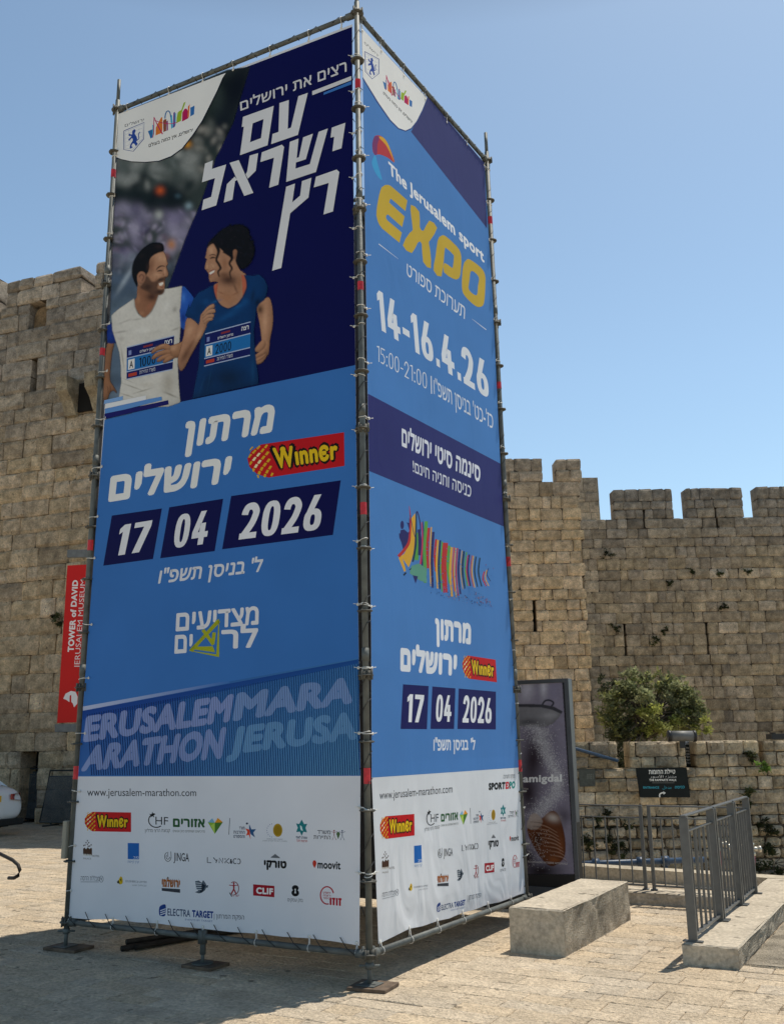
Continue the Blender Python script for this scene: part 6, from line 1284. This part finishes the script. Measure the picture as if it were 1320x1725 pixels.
def fx(yy): return np.interp(yy, [470,600,760,900,1000,1160], [180,245,320,370,320,190]), np.interp(yy, [470,600,760,900,1000,1160], [100,85,60,55,90,80])
for k in range(46): yy = 470+k*15; cx, w_ = fx(yy); cp.blob(cx+r.gauss(0,.25)*w_, yy, w_*.8, 34, '#b9b8c0', .34, PZ_)
for k in range(2600):
    yy = 460+r.random()*710; cx, w_ = fx(yy); cp.blob(cx+r.gauss(0,.62)*w_, yy+r.gauss(0,12), r.uniform(2.5,5), r.uniform(2.5,5), r.choice(['#d9d8de','#c4c3cb','#eeeef0','#a6a5b0']), .75, PZ_)
cp.poly([(125,1270),(160,1190),(230,1180),(300,1120),(350,1130),(385,1200),(415,1330),(412,1460),(350,1530),(280,1530),(190,1420)], '#6d4029', PZ_, smooth=3, form=.5, fr=5); cp.poly([(120,1245),(150,1150),(200,1140),(245,1200),(200,1260)], '#b9aaa2', PZ_, smooth=2, form=.3, al=.9)
cp.blob(320,1170,80,50,'#d2c8c2',.85,PZ_,.3); cp.blob(380,1400,36,110,'#8a5030',.8,PZ_); cp.blob(210,1330,50,90,'#3a2016',.85,PZ_); cp.blob(330,1490,70,40,'#9a5c34',.6,PZ_)
for k in range(17): cp.line([(140+11*k,1200+17*k),(250+9*k,1215+17*k),(350+5*k,1270+15*k)], [3,6,3], '#bfa08c' if k % 2 else '#4a2818', PZ_, smooth=4, al=.65, soft=.5)
for k in range(260): cp.blob(r.gauss(190,55), r.gauss(1400,70), r.uniform(2,5), r.uniform(2,5), '#d6d2d0', .8, PZ_)
cp.lay(C_, [PZ_(t) for t in ((-20,118),(392,118),(486,1602),(60,1602))], step=1, con=1.0)
C_.text('amigdal', [(92,842),(390,836),(390,912),(92,918)], '#f2f2f4', PZ_, .04, cap=False); C_.text('BOULANGERIE PATISSERIE ARTISANALE', [(130,1498),(432,1515),(432,1530),(130,1512)], '#cfc9c6', PZ_)
C_.text('אמיגדל', [(75,940),(132,944),(132,956),(75,952)], '#cfc9c6', PZ_)
C_.done()
# ================================================================ museum flag on the citadel side
FN = LN; FO = LO+LN*.9
fl = empty('museum_flag', onp(125,1085,FO,FN), 'long red vertical museum flag between two grey arms at the left', 'flag')
F = Panel(fl, FO, FN, [V_S, V_SA]); FZ = Zm(0,900,3.835)
sheet(F, [(114,952.5),(165,950),(150,1216),(96.5,1218)], '#d0201c')
F.part('flag_lettering')
F.text('TOWER of DAVID', [(438,760),(470,296),(507,296),(478,760)], '#f0e8e4', FZ, .045); F.text('JERUSALEM MUSEUM', [(480,864),(523,292),(553,292),(514,864)], '#ecdcd8', FZ, .0)
F.poly([(410,1062),(425,1030),(460,1012),(490,1018),(503,1050),(500,1095),(480,1118),(470,1090),(462,1084),(462,1040),(452,1040),(450,1084),(430,1070)], '#f0e8e4', FZ)
F.done()
m = MB()
for y0_, y1_, xa, xb in ((926,939,114,178),(1220,1233,93,160)):
    P_ = [onp(x_,y_,FO,FN) for x_, y_ in ((xa,y0_),(xb,y0_-1),(xb-1,y1_-1),(xa-.7,y1_))]; m.prism(P_, -FN*.06)
m.build('arm', M_GREYARM, fl)
m = MB(); q = onp(172,1000,FO-FN*.03,FN); m.tube([Vector((q.x,q.y,G)), Vector((q.x,q.y,8.0))], .06, 12); m.build('pole', M_GREYARM, fl, True)
# ================================================================ direction sign, text board, plaque, number plate
SD = D3-.35; SN = -FH; SO = CAM+FH*SD
sg = empty('direction_sign', fp(1116,1345,SD), 'black sloping ramparts walk sign with white and cyan lettering', 'sign')
S = Panel(sg, SO, SN, [V_S, V_SA]); SZ = Zm(840,1080,2.75); ZS = Zm(940,1220,3.474)
m = MB(); P_ = [onp(x_,y_,SO,SN) for x_, y_ in ((1071,1294),(1155.5,1293.5),(1161.5,1343),(1078,1343))]; m.prism(P_, -SN*.05); m.build('sign_panel', M_SIGN, sg, bevel=.004)
m = MB()
for x_ in (1090,1148): q = fp(x_,1320,SD+.03); m.obox(q-RH*.03+FH*.02, RH*.06, FH*.3, Z3*.05)
m.build('support', M_GREYARM, sg)
S.part('sign_lettering')
S.text('טיילת החומות', [(527,268),(682,266),(682,290),(529,292)], '#e8e6e0', ZS, .03)
S.text('\ufead\ufeed\ufeb3\ufef7\ufe8d \ufee9\ufeb0\ufee8\ufe98\ufee3', [(535,296),(688,296),(690,316),(537,316)], '#e0dedA', ZS, .0, cap=False)
S.text('THE RAMPARTS WALK', [(530,320),(689,320),(690,333),(531,333)], '#e8e6e0', ZS, .04); S.line([(548,343),(677,343)], 2, '#8a8a86', ZS)
S.text('כניסה', [(680,362),(737,360),(737,375),(681,377)], '#3fa0b4', ZS, .03); S.text('ENTRANCE', [(495,364),(588,364),(588,377),(496,377)], '#3fa0b4', ZS, .03); S.text('\ufedd\ufea7\ufeaa\ufee3', [(608,360),(660,360),(661,383),(609,383)], '#3fa0b4', ZS, .0, cap=False)
S.line([(592,428),(592,410),(605,402),(615,402)], 8, '#e8e6e0', ZS, smooth=3); S.poly([(612,392),(628,402),(614,412)], '#e8e6e0', ZS)
S.done()
BD = D3+.35; BO = CAM+FH*BD
tb = empty('text_board', fp(1160,1290,BD), 'narrow black board of white Hebrew text in a gap of the rubble wall', 'sign')
T_ = Panel(tb, BO, SN, [V_S, V_SA])
m = MB(); P_ = [onp(x_,y_,BO,SN) for x_, y_ in ((1130,1244),(1170,1244),(1172,1310),(1132,1310))]; m.prism(P_, -SN*.04); m.build('sign_panel', M_SIGN, tb)
T_.part('sign_lettering'); T_.text('טיילת', [(1153.5,1249),(1167,1248.5),(1167,1254),(1153.5,1254.5)], '#dcdad4', None, .04)
for k in range(6): T_.text(('החומות','פתוח','ראשון','חמישי','שישי','שבת')[k], [(1155,1258.5+5*k),(1167,1258.5+5*k),(1167,1261.8+5*k),(1155,1261.8+5*k)], '#b8b6b0', None, .02)
T_.done()
pq = empty('wall_plaque', fp(988,1310,D3-.05), 'small square grey green plaque on the rubble wall beside the poster sign', 'plaque')
O_ = CAM+FH*(D3-.06); Q_ = Panel(pq, O_, SN, [V_S, V_SA])
m = MB(); P_ = [onp(x_,y_,O_,SN) for x_, y_ in ((974.5,1296),(1001,1296),(1002,1324.5),(976,1325))]; m.prism(P_, -SN*.05); m.build('plate', M_PLAQUE, pq, bevel=.004)
Q_.part('plaque_lettering')
for k in range(3): Q_.text('יד אברהם', [(988,1304+3*k),(999,1304+3*k),(999,1306+3*k),(988,1306+3*k)], '#8d8f84', None)
Q_.done()
N_ = Panel(plate_o, (cx0+.046,0,0), (1,0,0), [V_S, V_SA], start=.001)
N_.part('plate_digits')
mm = N_.parts[N_.cur]; v, f = glyphs('53-081-18', .02); xs_, ys_ = v[:,0], v[:,1]
for X, Y in v: mm.v.append((cx0+.047, cyc-.22+.44*(X-xs_.min())/(xs_.max()-xs_.min()), G+.685+.07*(Y-ys_.min())/(ys_.max()-ys_.min()))); mm.c.append((.01,.01,.01,1))
mm.f += [tuple(q) for q in f]; mm.mi += [0]*len(f)
N_.done()
